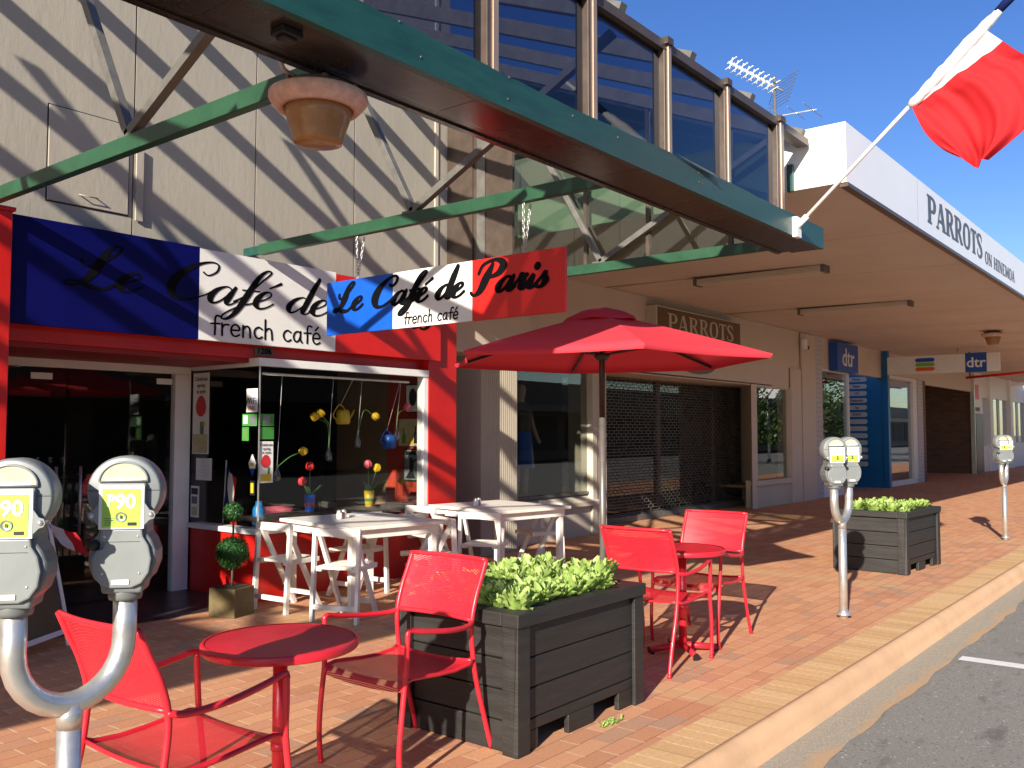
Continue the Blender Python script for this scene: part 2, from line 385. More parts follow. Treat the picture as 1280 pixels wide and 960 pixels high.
def tag(o, label, cat=None, group=None, kind=None):
    if label: o['label'] = label
    if cat: o['category'] = cat
    if group: o['group'] = group
    if kind: o['kind'] = kind
    return o
def thing(name, label, cat, loc=(0, 0, 0), group=None):
    o = bpy.data.objects.new(name, None); o.empty_display_size = .2; COL.objects.link(o); o.location = loc
    return tag(o, label, cat, group)
def copy_tree(o, parent=None):
    c = o.copy(); COL.objects.link(c)
    if parent: c.parent = parent
    for ch in [x for x in bpy.data.objects if x.parent == o]: copy_tree(ch, c)
    return c
def dup(o, loc, rz=0., label=None, group=None):
    c = copy_tree(o); c.location = loc; c.rotation_euler = (0, 0, rz)
    if label: c['label'] = label
    if group: c['group'] = group
    return c
def struct(o): o['kind'] = 'structure'; return o

def text_mb(mb, s, size, o, u, v, depth=.003, bold=0., align='CENTER', sx=1.):
    cu = bpy.data.curves.new('lettering', 'FONT'); cu.body = s; cu.size = size; cu.align_x = align; cu.align_y = 'CENTER'
    cu.extrude = depth / 2; cu.offset = bold; cu.resolution_u = 3
    ob = bpy.data.objects.new('lettering', cu); COL.objects.link(ob)
    me = bpy.data.meshes.new_from_object(ob)
    o, u, v = Vector(o), Vector(u), Vector(v); w = u.cross(v)
    mb.add([o + u * (p.co.x * sx) + v * p.co.y + w * p.co.z for p in me.vertices], [tuple(f.vertices) for f in me.polygons])
    bpy.data.objects.remove(ob); bpy.data.curves.remove(cu); bpy.data.meshes.remove(me)
    return mb
# ------------- hand drawn alphabets: strokes of (x, y, width)
T = .028
SCRIPT = {
 'L': (.62, [[(.0, .60, T), (.06, .47, .03), (.22, .50, .03), (.38, .78, .035), (.44, .96, .03), (.36, 1.0, .03), (.27, .86, .06), (.25, .5, .11), (.2, .18, .08), (.08, .02, .04), (-.04, .02, .03), (-.02, .10, .03), (.12, .09, .05), (.3, .01, .08), (.48, .0, .05), (.6, .14, T)]]),
 'e': (.34, [[(-.02, .1, T), (.12, .2, T), (.25, .33, T), (.23, .44, T), (.13, .43, .05), (.05, .28, .09), (.05, .1, .09), (.14, .0, .05), (.26, .04, T), (.36, .16, T)]]),
 'C': (.76, [[(.5, .72, .03), (.6, .66, .03), (.7, .78, .03), (.68, .95, .03), (.54, 1.0, .035), (.34, .88, .06), (.16, .6, .11), (.12, .28, .12), (.24, .03, .08), (.45, .0, .04), (.66, .14, T), (.76, .26, T)]]),
 'a': (.46, [[(.34, .37, .03), (.22, .45, .03), (.08, .34, .07), (.03, .14, .09), (.1, .0, .05), (.22, .08, .03), (.34, .34, .03)], [(.37, .44, .05), (.33, .2, .09), (.33, .04, .07), (.4, .0, .03), (.5, .12, T)]]),
 'f': (.32, [[(-.02, .1, T), (.14, .3, T), (.32, .74, .03), (.40, .97, .03), (.31, 1.0, .04), (.22, .8, .07), (.16, .3, .1), (.1, -.15, .08), (.0, -.36, .05), (-.1, -.34, .03), (-.06, -.2, T), (.12, .0, T), (.34, .12, T)], [(.04, .42, .03), (.34, .44, .03)]]),
 'd': (.46, [[(.34, .37, .03), (.22, .45, .03), (.08, .34, .07), (.03, .14, .09), (.1, .0, .05), (.22, .08, .03), (.34, .34, .03)], [(.39, 1.0, .06), (.36, .7, .09), (.33, .2, .09), (.33, .04, .07), (.4, .0, .03), (.5, .12, T)]]),
 'P': (.66, [[(.32, .9, .05), (.26, .5, .11), (.2, .1, .09), (.06, -.02, .05), (-.05, .07, .04)], [(.0, .66, .04), (.06, .92, .05), (.36, 1.03, .06), (.62, .88, .1), (.58, .6, .09), (.3, .48, .04)]]),
 'r': (.34, [[(-.02, .1, T), (.09, .34, .03), (.12, .47, .06), (.2, .40, .05), (.27, .42, .07)], [(.23, .4, .06), (.2, .2, .09), (.2, .04, .07), (.28, .0, .03), (.38, .12, T)]]),
 'i': (.24, [[(-.02, .1, T), (.1, .42, .05), (.08, .2, .09), (.08, .04, .07), (.16, 0, .03), (.28, .12, T)], [(.13, .63, .09), (.14, .65, .09)]]),
 's': (.32, [[(-.02, .08, T), (.15, .38, .03), (.18, .47, .05), (.16, .36, .07), (.24, .18, .09), (.18, .02, .06), (.06, .02, .05), (.02, .1, .05)]]),
 ' ': (.3, [])}
SCRIPT['é'] = (.34, SCRIPT['e'][1] + [[(.18, .56, .03), (.34, .72, .055)]])
W = .075
def _m(*pts): return [(x, y, W) for x, y in pts]
_e = _m((.05, .26), (.37, .28), (.33, .45), (.2, .51), (.07, .4), (.04, .2), (.12, .03), (.25, 0), (.38, .08))
COMIC = {
 'f': (.36, [_m((.37, .78), (.24, .82), (.16, .68), (.16, .3), (.15, 0)), _m((.0, .46), (.34, .48))]),
 'r': (.36, [_m((.05, .5), (.06, .25), (.06, 0)), _m((.06, .3), (.15, .45), (.33, .47))]),
 'e': (.46, [_e]), 'é': (.46, [_e, _m((.16, .64), (.3, .8))]),
 'n': (.46, [_m((.05, .5), (.05, 0)), _m((.05, .32), (.15, .47), (.27, .47), (.33, .3), (.35, 0))]),
 'c': (.44, [_m((.37, .42), (.22, .5), (.08, .4), (.04, .22), (.12, .05), (.25, 0), (.37, .08))]),
 'h': (.46, [_m((.05, .86), (.05, 0)), _m((.05, .32), (.15, .47), (.27, .47), (.33, .3), (.35, 0))]),
 'a': (.5, [_m((.35, .43), (.22, .5), (.08, .4), (.04, .2), (.12, .03), (.25, .06), (.35, .28)), _m((.36, .5), (.35, .15), (.43, 0))]),
 ' ': (.32, [])}
A, B = .19, .08
def L_(*p): return ['L'] + list(p)
def sf(x, y, w=.3): return L_((x - w / 2, y, .06), (x + w / 2, y, .06))
SLAB = {
 'P': (.78, [L_((.2, 0, A), (.2, 1, A)), sf(.2, .03, .38), sf(.14, .97, .3), [(.2, .96, B), (.45, .96, B), (.62, .86, .15), (.65, .72, .19), (.6, .56, .15), (.45, .47, B), (.2, .47, B)]]),
 'R': (.86, [L_((.2, 0, A), (.2, 1, A)), sf(.2, .03, .38), sf(.14, .97, .3), [(.2, .96, B), (.42, .96, B), (.58, .87, .15), (.61, .74, .18), (.55, .58, .14), (.42, .5, B), (.2, .5, B)], L_((.42, .5, .16), (.72, .02, .16)), sf(.74, .03, .24)]),
 'A': (.86, [L_((.1, .02, B), (.4, 1, B)), L_((.42, 1, A), (.7, .02, A)), L_((.2, .32, B), (.6, .32, B)), sf(.1, .03, .26), sf(.7, .03, .34)]),
 'O': (.86, [[(.42, .98, B), (.2, .86, .14), (.13, .5, .19), (.2, .14, .14), (.42, .02, B), (.64, .14, .14), (.71, .5, .19), (.64, .86, .14), (.42, .98, B)]]),
 'T': (.74, [L_((.36, 0, A), (.36, .95, A)), L_((.04, .95, B), (.68, .95, B)), sf(.36, .03, .38), L_((.05, .95, .05), (.05, .74, .05)), L_((.67, .95, .05), (.67, .74, .05))]),
 'S': (.68, [[(.56, .74, .05), (.5, .92, .1), (.3, .98, B), (.13, .86, .16), (.16, .66, .17), (.46, .42, .17), (.54, .22, .17), (.42, .05, .12), (.22, .02, B), (.07, .12, .08), (.05, .28, .05)]]),
 'N': (.92, [L_((.16, 0, B), (.16, 1, B)), L_((.16, .98, A), (.72, .02, A)), L_((.74, 0, B), (.74, 1, B)), sf(.16, .03), sf(.1, .97, .24), sf(.74, .97)]),
 'H': (.92, [L_((.2, 0, A), (.2, 1, A)), L_((.72, 0, A), (.72, 1, A)), L_((.2, .5, B), (.72, .5, B)), sf(.2, .03, .36), sf(.2, .97, .36), sf(.72, .03, .36), sf(.72, .97, .36)]),
 'I': (.46, [L_((.22, 0, A), (.22, 1, A)), sf(.22, .03, .38), sf(.22, .97, .38)]),
 'E': (.76, [L_((.2, 0, A), (.2, 1, A)), L_((.05, .96, B), (.62, .96, B)), L_((.05, .04, B), (.66, .04, B)), L_((.2, .5, B), (.48, .5, B)), L_((.62, .96, .06), (.62, .76, .06)), L_((.66, .04, .06), (.66, .25, .06))]),
 'M': (1.08, [L_((.16, 0, B), (.16, 1, B)), L_((.2, 1, A), (.5, .1, A)), L_((.5, .1, B), (.84, 1, B)), L_((.86, 0, A), (.86, 1, A)), sf(.16, .03), sf(.86, .03, .36), sf(.1, .97, .2), sf(.9, .97, .26)]),
 ' ': (.4, [])}
def strokes(mb, s, font, h, o, u, v, slant=0., bold=1., thick=.003, track=0., minw=0.):
    """draws s with cap height h from o; returns advance"""
    o, u, v = Vector(o), Vector(u), Vector(v); w = u.cross(v).normalized(); x0 = 0.; lay = 0
    for ch in s:
        adv, sts = font[ch]
        for st in sts:
            pts = st[1:] if st[0] == 'L' else sm(st, 5)
            lay += 1; L = []; R_ = []
            for i, p in enumerate(pts):
                a = pts[max(i - 1, 0)]; b = pts[min(i + 1, len(pts) - 1)]
                sx = lambda q: (q[0] + slant * q[1], q[1])
                pa, pb, pc = sx(a), sx(b), sx(p)
                d = Vector((pb[0] - pa[0], pb[1] - pa[1], 0)); d = d.normalized() if d.length > 1e-6 else Vector((1, 0, 0))
                hw = max(p[2], minw) * bold / 2
                z = thick + .00012 * (lay % 9) + .00002 * i
                for lst, sg in ((L, 1), (R_, -1)):
                    lst.append(o + u * ((x0 + pc[0] - d.y * hw * sg) * h) + v * ((pc[1] + d.x * hw * sg) * h) + w * z)
            n = len(pts); vs = L + R_
            mb.add(vs, [(i, i + n, i + 1 + n, i + 1) for i in range(n - 1)])
            if st[0] != 'L':                      # round ends
                for q, (l, r) in enumerate(((L[0], R_[0]), (L[-1], R_[-1]))):
                    c = (l + r) / 2; a = l - c; b = a.cross(w) * (1 if q else -1)
                    mb.add([c + a * cos(t * pi / 6) + b * sin(t * pi / 6) - w * .00006 for t in range(7)], [tuple(range(7))])
        x0 += adv + track
    return x0 * h
def width(s, font, h, track=0.): return sum(font[c][0] + track for c in s) * h
# ================================================================== setting
def sheet(name, x0, y0, x1, y1, z, m):
    return struct(MB().add([(x0, y0, z), (x1, y0, z), (x1, y1, z), (x0, y1, z)], [(0, 1, 2, 3)]).build(name, m))
sheet('ground', -400, -400, 500, 400, -.30, 'asphalt')
sheet('road', -80, -13.0, 200, 1.9, -.125, 'asphalt')
b = MB()                                       # channel with an uneven outer edge
xs = [-20 + .16 * i for i in range(620)]; rnd = random.Random(3); w = 0
e = []
for x in xs:
    w = .8 * w + rnd.uniform(-.035, .035); e.append(1.655 + w * .55)
b.add([(x, y, -.121) for x, y in zip(xs, e)] + [(x, 1.95, -.118) for x in xs], [(i, i + 1, i + 621, i + 620) for i in range(619)])
struct(b.build('gutter', 'gutter'))
prof = [(1.880, -.30), (1.880, -.118), (1.902, -.105), (1.915, -.065), (1.928, -.03), (1.95, -.007), (1.978, .003), (2.008, .004), (2.008, -.30)]
b = MB(); b.add([(-20, y, z) for y, z in prof] + [(120, y, z) for y, z in prof], [(i, i + 1, i + 10, i + 9) for i in range(8)], True)
struct(b.build('kerb', 'kerb'))
sheet('footpath_edging', -20, 2.008, 120, 2.268, .0, 'soldier')
sheet('footpath', -20, 2.268, 120, 12, .0, 'pavers')
b = MB().add([(7.19, 1.62, -.121), (7.33, 1.62, -.121), (7.44, -3.6, -.121), (7.30, -3.6, -.121)], [(0, 1, 2, 3)])
struct(b.build('road_marking', 'roadpaint'))

# ================================================================== cafe building
caf = thing('cafe_building', 'red fronted cafe under tall beige concrete wall with diagonal shadow stripes', 'building', (5.2, 6.9, 0))
b = MB()                                       # concrete cladding sheets with open joints
js = [-6.0, -3.6, -1.2, 1.35, 3.785, 4.968, 6.168, 7.62]
for a, c in zip(js, js[1:]): b.box(a + .007, 7.0, 2.6, c - .007, 7.06, 9)
b.box(-6, 7.06, 2.6, 7.6, 7.35, 9)
b.build('wall', 'wall', caf)
MB().box(7.36, 6.985, 2.95, 7.41, 7.0, 9).build('cover_strip', 'cream', caf)
h = MB()
for (x0, z0, x1, z1) in ((3.03, 3.24, 3.06, 4.06), (3.80, 3.24, 3.83, 4.06)): pass
h.box(3.10, 6.985, 3.285, 3.74, 7.0, 4.02); hatch = h.build('access_panel', 'wall', caf, bevel=.004)
MB().box(3.09, 6.996, 3.275, 3.10, 7.0, 4.03).box(3.74, 6.996, 3.275, 3.75, 7.0, 4.03).box(3.10, 6.996, 4.02, 3.74, 7.0, 4.03).box(3.10, 6.996, 3.275, 3.74, 7.0, 3.285).build('panel_gap', 'black', hatch)
MB().tube([(3.34, 6.985, 3.37), (3.34, 6.95, 3.36), (3.47, 6.95, 3.36), (3.47, 6.985, 3.37)], .006, 6).build('handle', 'wall', hatch)
MB().box(3.80, 6.97, 3.25, 3.86, 6.99, 3.85).build('raised_strip', 'wall', caf)  # narrow upright strip just proud of the wall, beside the hatch
post = MB().box(2.56, 6.76, 0, 2.765, 6.95, 3.09).box(2.53, 6.74, 3.09, 2.78, 6.96, 3.12).build('post', 'redpaint', caf, bevel=.006)
MB().box(7.131, 6.852, 0, 7.58, 7.0, 2.97).build('post', 'redpaint', caf, bevel=.006)
MB().box(2.765, 6.955, 2.19, 7.13, 7.0, 2.97).build('fascia_band', 'redpaint', caf, bevel=.005)
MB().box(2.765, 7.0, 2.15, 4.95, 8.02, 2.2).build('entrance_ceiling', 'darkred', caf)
MB().box(2.2, 6.95, 0, 2.765, 8.1, 3).box(2.2, 6.85, 0, 2.56, 6.95, 3.).build('side_wall', 'cream', caf)
MB().box(-6, 6.9, 0, 2.2, 7.3, 2.6).build('plinth_wall', 'cream', caf)
# entrance: two glass leaves behind the recess
fr = MB().box(2.765, 7.97, 2.08, 4.95, 8.03, 2.15).box(4.78, 7.96, 0, 4.945, 8.04, 2.08).build('door_frame', 'white', caf, bevel=.004)
for x0, x1, hx in ((2.77, 3.76, 3.66), (3.77, 4.775, 3.87)):
    d = MB().box(x0, 7.995, .02, x1, 8.007, 2.075).build('door', 'glass', caf)
    MB().tube([(hx, 7.94, .62), (hx, 7.94, 1.22)], .014, 8).bar((hx, 7.94, .7), (hx, 8.0, .7), .012, .012).bar((hx, 7.94, 1.15), (hx, 8.0, 1.15), .012, .012).build('handle', 'alu', d)
MB().box(3.45, 7.988, 1.975, 3.63, 7.994, 2.03).build('door_label', 'paper', caf); MB().box(4.6, 7.988, 1.975, 4.76, 7.994, 2.03).build('door_label', 'paper', caf)
# bay: riser, sill, corner glazing
MB().box(4.96, 6.875, 0, 7.13, 6.95, .60).box(4.96, 6.95, 0, 5.03, 7.95, .60).build('stall_riser', 'redpaint', caf, bevel=.004)
MB().box(4.925, 6.845, .60, 7.13, 7.02, .645).box(4.925, 7.02, .60, 5.08, 7.955, .645).build('sill', 'white', caf, bevel=.005)
MB().box(4.93, 6.85, 2.12, 7.13, 6.93, 2.19).box(4.93, 6.93, 2.12, 5.0, 7.96, 2.19).build('window_head', 'white', caf)
MB().box(7.062, 6.86, .645, 7.13, 6.96, 2.12).build('window_jamb', 'white', caf, bevel=.004)
MB().box(4.955, 6.87, .645, 4.965, 6.88, 2.12).build('corner_joint', 'alu', caf)
MB().box(4.967, 6.885, .645, 7.061, 6.893, 2.12).build('window', 'glass', caf)
MB().box(4.955, 6.893, .645, 4.963, 7.955, 2.12).build('window', 'glass', caf)
# inside
MB().box(2.5, 8.06, -.02, 13, 12.4, .006).box(5.03, 6.95, -.02, 7.6, 8.06, .006).build('floor', 'floordark', caf)
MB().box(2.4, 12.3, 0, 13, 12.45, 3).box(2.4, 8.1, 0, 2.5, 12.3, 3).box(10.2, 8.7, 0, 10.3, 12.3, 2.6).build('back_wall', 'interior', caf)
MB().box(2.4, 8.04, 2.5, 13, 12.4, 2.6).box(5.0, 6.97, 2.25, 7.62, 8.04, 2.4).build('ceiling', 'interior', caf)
MB().box(7.42, 6.96, 0, 7.55, 7.80, 2.25).build('side_panel', 'intred', caf)
MB().box(7.42, 7.80, 0, 7.55, 8.6, 2.5).box(7.42, 8.6, 0, 10.3, 8.7, 2.5).build('partition', 'intbrown', caf)
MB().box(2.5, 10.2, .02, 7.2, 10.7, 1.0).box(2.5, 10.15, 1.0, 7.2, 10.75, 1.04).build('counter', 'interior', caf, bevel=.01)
sheet('entrance_mat', 2.765, 6.86, 4.955, 8.06, .006, 'floordark')

# ---- signs
sg = thing('shop_sign', 'long blue, white and red cafe sign board fixed above the cafe front', 'sign', (4.9, 6.8, 2.3))
MB().box(2.78, 6.80, 2.30, 4.283, 6.845, 3.085).build('blue_panel', 'blue', sg)
MB().box(4.284, 6.80, 2.30, 5.769, 6.845, 3.075).build('white_panel', 'white', sg)
MB().box(5.77, 6.80, 2.30, 7.26, 6.845, 3.06).build('red_panel', 'signred', sg)
b = MB(); k = 2.45 / width('Le Café de', SCRIPT, .345)
strokes(b, 'Le Café de', SCRIPT, .345, (3.18, 6.80, 2.625), (k, 0, 0), (0, 0, 1), .30, 1.25, .003)
b.build('lettering', 'letterblack', sg); b = MB()
strokes(b, 'Paris', SCRIPT, .345, (5.92, 6.80, 2.625), (k, 0, 0), (0, 0, 1), .30, 1.25, .003)
b.build('lettering', 'letterblack', sg)
b = MB(); strokes(b, 'french café', COMIC, .20, (4.40, 6.80, 2.355), (1.24, 0, 0), (0, 0, 1), 0, 1.1, .003, .02); b.build('lettering', 'letterblack', sg)

hs = thing('hanging_sign', 'tricolour cafe sign hanging on chains below the green steel beam', 'sign', (4.87, 4.63, 2.315))
for n, y0, y1, m in (('blue_panel', 5.06, 5.84, 'flagblue'), ('white_panel', 4.245, 5.06, 'white'), ('red_panel', 3.43, 4.245, 'signred')):
    MB().box(4.86, y0 + .0005, 2.315, 4.885, y1 - .0005, 2.75).build(n, m, hs)
b = MB(); k = 2.16 / width('Le Café de Paris', SCRIPT, .225)
strokes(b, 'Le Café de Paris', SCRIPT, .225, (4.86, 5.74, 2.50), (0, -k, 0), (0, 0, 1), .30, 2.1, .003, 0, .045); b.build('lettering', 'letterblack', hs)
b = MB(); strokes(b, 'french café', COMIC, .105, (4.86, 4.935, 2.342), (0, -1.08, 0), (0, 0, 1), .12, 1.5, .003, .03); b.build('lettering', 'letterblack', hs)
for yc in (5.48, 3.78):
    for dx in (-.012, .07):
        b = MB(); z0, z1 = 2.745, 3.10; n = 13
        for i in range(n):
            z = z0 + (z1 - z0) * (i + .5) / n; a = .0085; L = (z1 - z0) / n * .72
            pts = [(a * cos(t * pi / 4), L * sin(t * pi / 4)) for t in range(9)]
            x0 = 4.872 + dx * (i + .5) / n
            b.tube([(x0 + (p if i % 2 else 0), yc + (0 if i % 2 else p), z + q) for p, q in pts], .0028, 5, False)
        b.build('chain', 'alu', hs)
np_ = thing('house_number', 'small grey number plate 1206 on the red band above the window corner', 'number plate', (5.0, 6.845, 2.2))
MB().box(4.95, 6.942, 2.222, 5.15, 6.954, 2.292).build('plate', 'greysteel', np_)
b = MB(); text_mb(b, '1206', .075, (5.05, 6.938, 2.257), (1, 0, 0), (0, 0, 1), .003, .001, sx=1.08); b.build('lettering', 'letterblack', np_)

# ---- stickers and posters on the cafe glass (face -X on the return, -Y on the front)
def card(name, label, cat, plane, a0, z0, a1, z1, m, extras=(), texts=(), pos=None):
    """plane 'x': on x = pos, a runs along -y; plane 'y': on y = pos, a runs along x"""
    if plane == 'x': f = lambda a, z, d: (pos - d, a, z); u = (0, -1, 0)
    else: f = lambda a, z, d: (a, pos - d, z); u = (1, 0, 0)
    t = thing(name, label, cat, f((a0 + a1) / 2, z0, 0))
    def plate(nm, a, z, c, e, d0, d1, mm):
        p, q = f(a, z, d0), f(c, e, d1)
        MB().box(*[min(i, j) for i, j in zip(p, q)], *[max(i, j) for i, j in zip(p, q)]).build(nm, mm, t)
    plate('sheet', a0, z0, a1, z1, .001, .004, m)
    for k, (a, z, c, e, mm) in enumerate(extras): plate('patch', a, z, c, e, .0042 + .0004 * k, .006 + .0004 * k, mm)
    for s, size, a, z, mm in texts:
        b = MB(); text_mb(b, s, size, f(a, z, .0085), u, (0, 0, 1), .001); b.build('lettering', mm, t)
    return t
gx = 4.955
card('wifi_sticker', 'white Wi-Fi sticker high on the window beside the glass corner', 'sticker', 'x', 7.06, 1.70, 6.895, 1.915, 'paper', [], [('Wi', .085, 7.02, 1.80, 'letterblack'), ('Fi', .085, 6.93, 1.80, 'dtrblue'), ('FREE', .05, 6.975, 1.735, 'redpaint')], gx)
card('review_sticker', 'wide two-tone green review sticker under the Wi-Fi sticker', 'sticker', 'x', 7.12, 1.575, 6.90, 1.685, 'greenlabel', [(7.0, 1.59, 6.91, 1.67, 'metergrey'), (7.10, 1.595, 7.04, 1.67, 'paper')], [], gx)
card('speech_sticker', 'small green speech bubble sticker below the wide green one', 'sticker', 'x', 7.12, 1.44, 7.02, 1.565, 'greenlabel', [(7.105, 1.455, 7.035, 1.55, 'stem')], [], gx)
dm = thing('diamond_sticker', 'pale yellow diamond sticker with blue tip on the cafe window', 'sticker', (gx, 6.95, 1.15))
MB().prism([(-.055, .12), (0, .2), (.055, .12), (.04, .07), (-.04, .07)], (gx - .001, 6.96, 1.12), (0, -1, 0), (0, 0, 1), (-.003, 0, 0)).build('sheet', 'paper', dm)
MB().prism([(-.035, .065), (.035, .065), (0, .0)], (gx - .001, 6.96, 1.12), (0, -1, 0), (0, 0, 1), (-.003, 0, 0)).build('tip', 'dtrblue', dm)
MB().box(gx - .006, 6.935, 1.215, gx - .0045, 6.985, 1.24).build('patch', 'tulipyellow', dm)
card('gold_sticker', 'small black and gold sticker low beside the window corner', 'sticker', 'x', 6.99, .95, 6.92, 1.08, 'black', [(6.975, .97, 6.935, 1.06, 'yellow')], [], gx)
gy = 6.885
card('review_sticker', 'square dark green review sticker on front pane beside the corner', 'sticker', 'y', 4.975, 1.575, 5.125, 1.685, 'greenlabel', [(5.01, 1.60, 5.08, 1.67, 'meterlight')], [], gy)
card('speech_sticker', 'dark green bubble sticker directly above the narrow berry poster', 'sticker', 'y', 4.975, 1.455, 5.125, 1.565, 'greenlabel', [], [], gy)
def berry(t, o, u, r):
    b = MB(); pts = [(r * (sin(a) * (1 - .12 * cos(a))), r * 1.2 * cos(a)) for a in [2 * pi * i / 18 for i in range(18)]]
    w = Vector(u).cross(Vector((0, 0, 1))) * .0012
    b.prism(pts, o, u, (0, 0, 1), w); b.build('berry', 'tulipred', t)
t = card('berry_poster', 'narrow white poster with red berry on the front window pane', 'poster', 'y', 4.965, 1.06, 5.12, 1.435, 'paper', [(4.985, 1.075, 5.10, 1.14, 'yellow'), (5.06, 1.14, 5.085, 1.2, 'stem')], [('Celebrate', .034, 5.042, 1.405, 'letterblack'), ('spring', .034, 5.042, 1.37, 'letterblack'), ('in style', .034, 5.042, 1.335, 'letterblack')], gy)
berry(t, (5.04, gy - .0055, 1.255), (1, 0, 0), .05)
t = card('berry_poster', 'tall shaded berry poster at the door end of return window', 'poster', 'x', 7.93, 1.31, 7.66, 2.09, 'paper', [(7.92, 1.32, 7.67, 1.5, 'poster'), (7.80, 1.50, 7.74, 1.62, 'stem')], [('Celebrate', .055, 7.79, 2.03, 'letterblack'), ('spring', .055, 7.79, 1.97, 'letterblack'), ('in style', .055, 7.79, 1.91, 'letterblack'), ('bip', .07, 7.73, 1.60, 'yellow')], gx)
berry(t, (gx - .0055, 7.79, 1.77), (0, -1, 0), .085)
t = card('notice', 'white opening hours notice below the tall berry poster', 'notice', 'x', 7.86, 1.06, 7.60, 1.27, 'paper', [], [(s, .022, 7.73, 1.235 - .034 * i, 'metergrey') for i, s in enumerate(['- - - - -', '------ --', '--- -----', '---------', '-- ------'])], gx)
card('notice', 'narrow grey and black leaflet low by the entrance door frame', 'notice', 'x', 7.94, .70, 7.80, 1.0, 'paper', [(7.93, .92, 7.82, .98, 'black'), (7.92, .72, 7.83, .80, 'poster'), (7.92, .83, 7.83, .9, 'metergrey')], [], gx)

# ---- inside the cafe window
def framed(label, o, u, w, hgt, mf, mi, deco=None):
    o, u = Vector(o), Vector(u); n = u.cross(Vector((0, 0, 1)))
    t = thing('framed_picture', label, 'picture', o)
    MB().prism([(-w / 2, 0), (w / 2, 0), (w / 2, hgt), (-w / 2, hgt)], o, u, (0, 0, 1), n * .02).build('frame', mf, t)
    i = .06 * w
    MB().prism([(-w / 2 + i, i), (w / 2 - i, i), (w / 2 - i, hgt - i), (-w / 2 + i, hgt - i)], o + n * .0205, u, (0, 0, 1), n * .003).build('print', mi, t)
    if deco: deco(t, o + n * .025, u)
    return t
def d_oval(t, o, u):
    MB().prism([(.06 * cos(a), .18 + .1 * sin(a)) for a in [i * pi / 10 for i in range(20)]], o, u, (0, 0, 1), Vector(u).cross(Vector((0, 0, 1))) * .002).build('portrait', 'black', t)
def d_bottles(t, o, u):
    n = Vector(u).cross(Vector((0, 0, 1))) * .002
    for k, (x, w, h_, m) in enumerate(((-.1, .03, .2, 'stem'), (.0, .05, .12, 'tulipyellow'), (.09, .028, .23, 'black'))):
        MB().prism([(x - w, .03), (x + w, .03), (x + w, h_ * .6), (x + w * .35, h_ * .75), (x + w * .35, h_), (x - w * .35, h_), (x - w * .35, h_ * .75), (x - w, h_ * .6)], o, u, (0, 0, 1), n).build('bottle_shape', m, t)
def d_fig(t, o, u):
    n = Vector(u).cross(Vector((0, 0, 1))) * .002
    MB().prism([(-.09, .03), (.07, .03), (.03, .12), (.045, .2), (.02, .27), (-.02, .27), (-.03, .2), (-.02, .12)], o, u, (0, 0, 1), n).prism([(.03, .21), (.09, .24), (.09, .26), (.03, .24)], o, u, (0, 0, 1), n).build('silhouette', 'black', t)
    MB().prism([(-.09, .30), (.09, .30), (.08, .34), (-.08, .34)], o, u, (0, 0, 1), n).build('banner', 'black', t)
framed('white portrait print on the red side panel inside the window', (7.42, 7.36, 1.74), (0, -1, 0), .24, .33, 'black', 'paper', d_oval)
framed('cream still life poster of bottles inside the window', (7.42, 7.40, 1.36), (0, -1, 0), .38, .31, 'poster', 'poster', d_bottles)
framed('dark silhouette poster lowest on the red inside panel', (7.42, 7.38, .96), (0, -1, 0), .25, .37, 'black', 'meterlight', d_fig)
framed('tall black framed picture on brown inside wall', (8.55, 8.60, .95), (1, 0, 0), .55, 1.3, 'black', 'intbrown')
framed('large dark painting at the back of the cafe', (7.75, 8.60, .95), (1, 0, 0), .62, 1.25, 'black', 'blue')

MB_rail = MB().tube([(5.08, 7.0, 2.06), (6.97, 7.0, 2.06)], .012, 8).build('curtain_rail', 'white'); tag(MB_rail, 'white rail with hanging threads across the cafe window top', 'rail')
def tulip(parent, base, top, m, bend=None, leaf=True):
    base, top = Vector(base), Vector(top); mid = bend or (base + top) / 2
    MB().tube(sm([base, mid, top], 6), .004, 5).build('stem', 'stem', parent)
    d = (top - Vector(mid)).normalized(); q = d.to_track_quat('Z', 'Y').to_matrix()
    b = MB()
    for i in range(6):
        a = i * pi / 3; r = .036 if i % 2 else .031
        vs = []
        for z, rr, hw in ((0, .004, .008), (.024, r, .025), (.054, r * 1.05, .026), (.08, r * .75, .016), (.09, r * .5, .002)):
            for sgn in (-1, 1):
                p = q @ Vector((rr * cos(a) - sgn * hw * sin(a), rr * sin(a) + sgn * hw * cos(a), z)); vs.append(top + p)
        b.add(vs, [(2 * j, 2 * j + 1, 2 * j + 3, 2 * j + 2) for j in range(4)], True)
    b.build('flower', m, parent)
def leafblade(b, p, d, L, w):
    p, d = Vector(p), Vector(d).normalized(); s_ = d.cross(Vector((0, 0, 1)))
    s_ = s_.normalized() if s_.length > .01 else Vector((1, 0, 0))
    vs = []
    for t in (0, .3, .6, .85, 1):
        c = p + d * L * t + Vector((d.x, d.y, -.4)) * L * .25 * t * t
        hw = w * (.5 + t) * (1 - t) * 1.6 + .0015
        vs += [c - s_ * hw, c + s_ * hw]
    b.add(vs, [(2 * j, 2 * j + 1, 2 * j + 3, 2 * j + 2) for j in range(4)], True)
def vase(loc, label, m, flowers):
    t = thing('flower_vase', label, 'vase', loc); x, y, z = loc
    MB().lathe([(.035, 0), (.042, .01), (.048, .08), (.055, .17), (.05, .17), (.044, .08), (.03, .012)], loc, 16).build('vase', m, t)
    MB().lathe([(.049, .06), (.051, .09)], loc, 16, cap=False).build('pattern_band', 'tulipred' if m != 'yellow' else 'stem', t)
    for dx, dy, dz, m2 in flowers: tulip(t, (x, y, z + .14), (x + dx, y + dy, z + dz), m2)
    b = MB()
    for i in range(5): leafblade(b, (x, y, z + .15), (cos(i * 1.3), sin(i * 1.3), 1.1), .17, .02)
    b.build('leaf', 'stem', t)
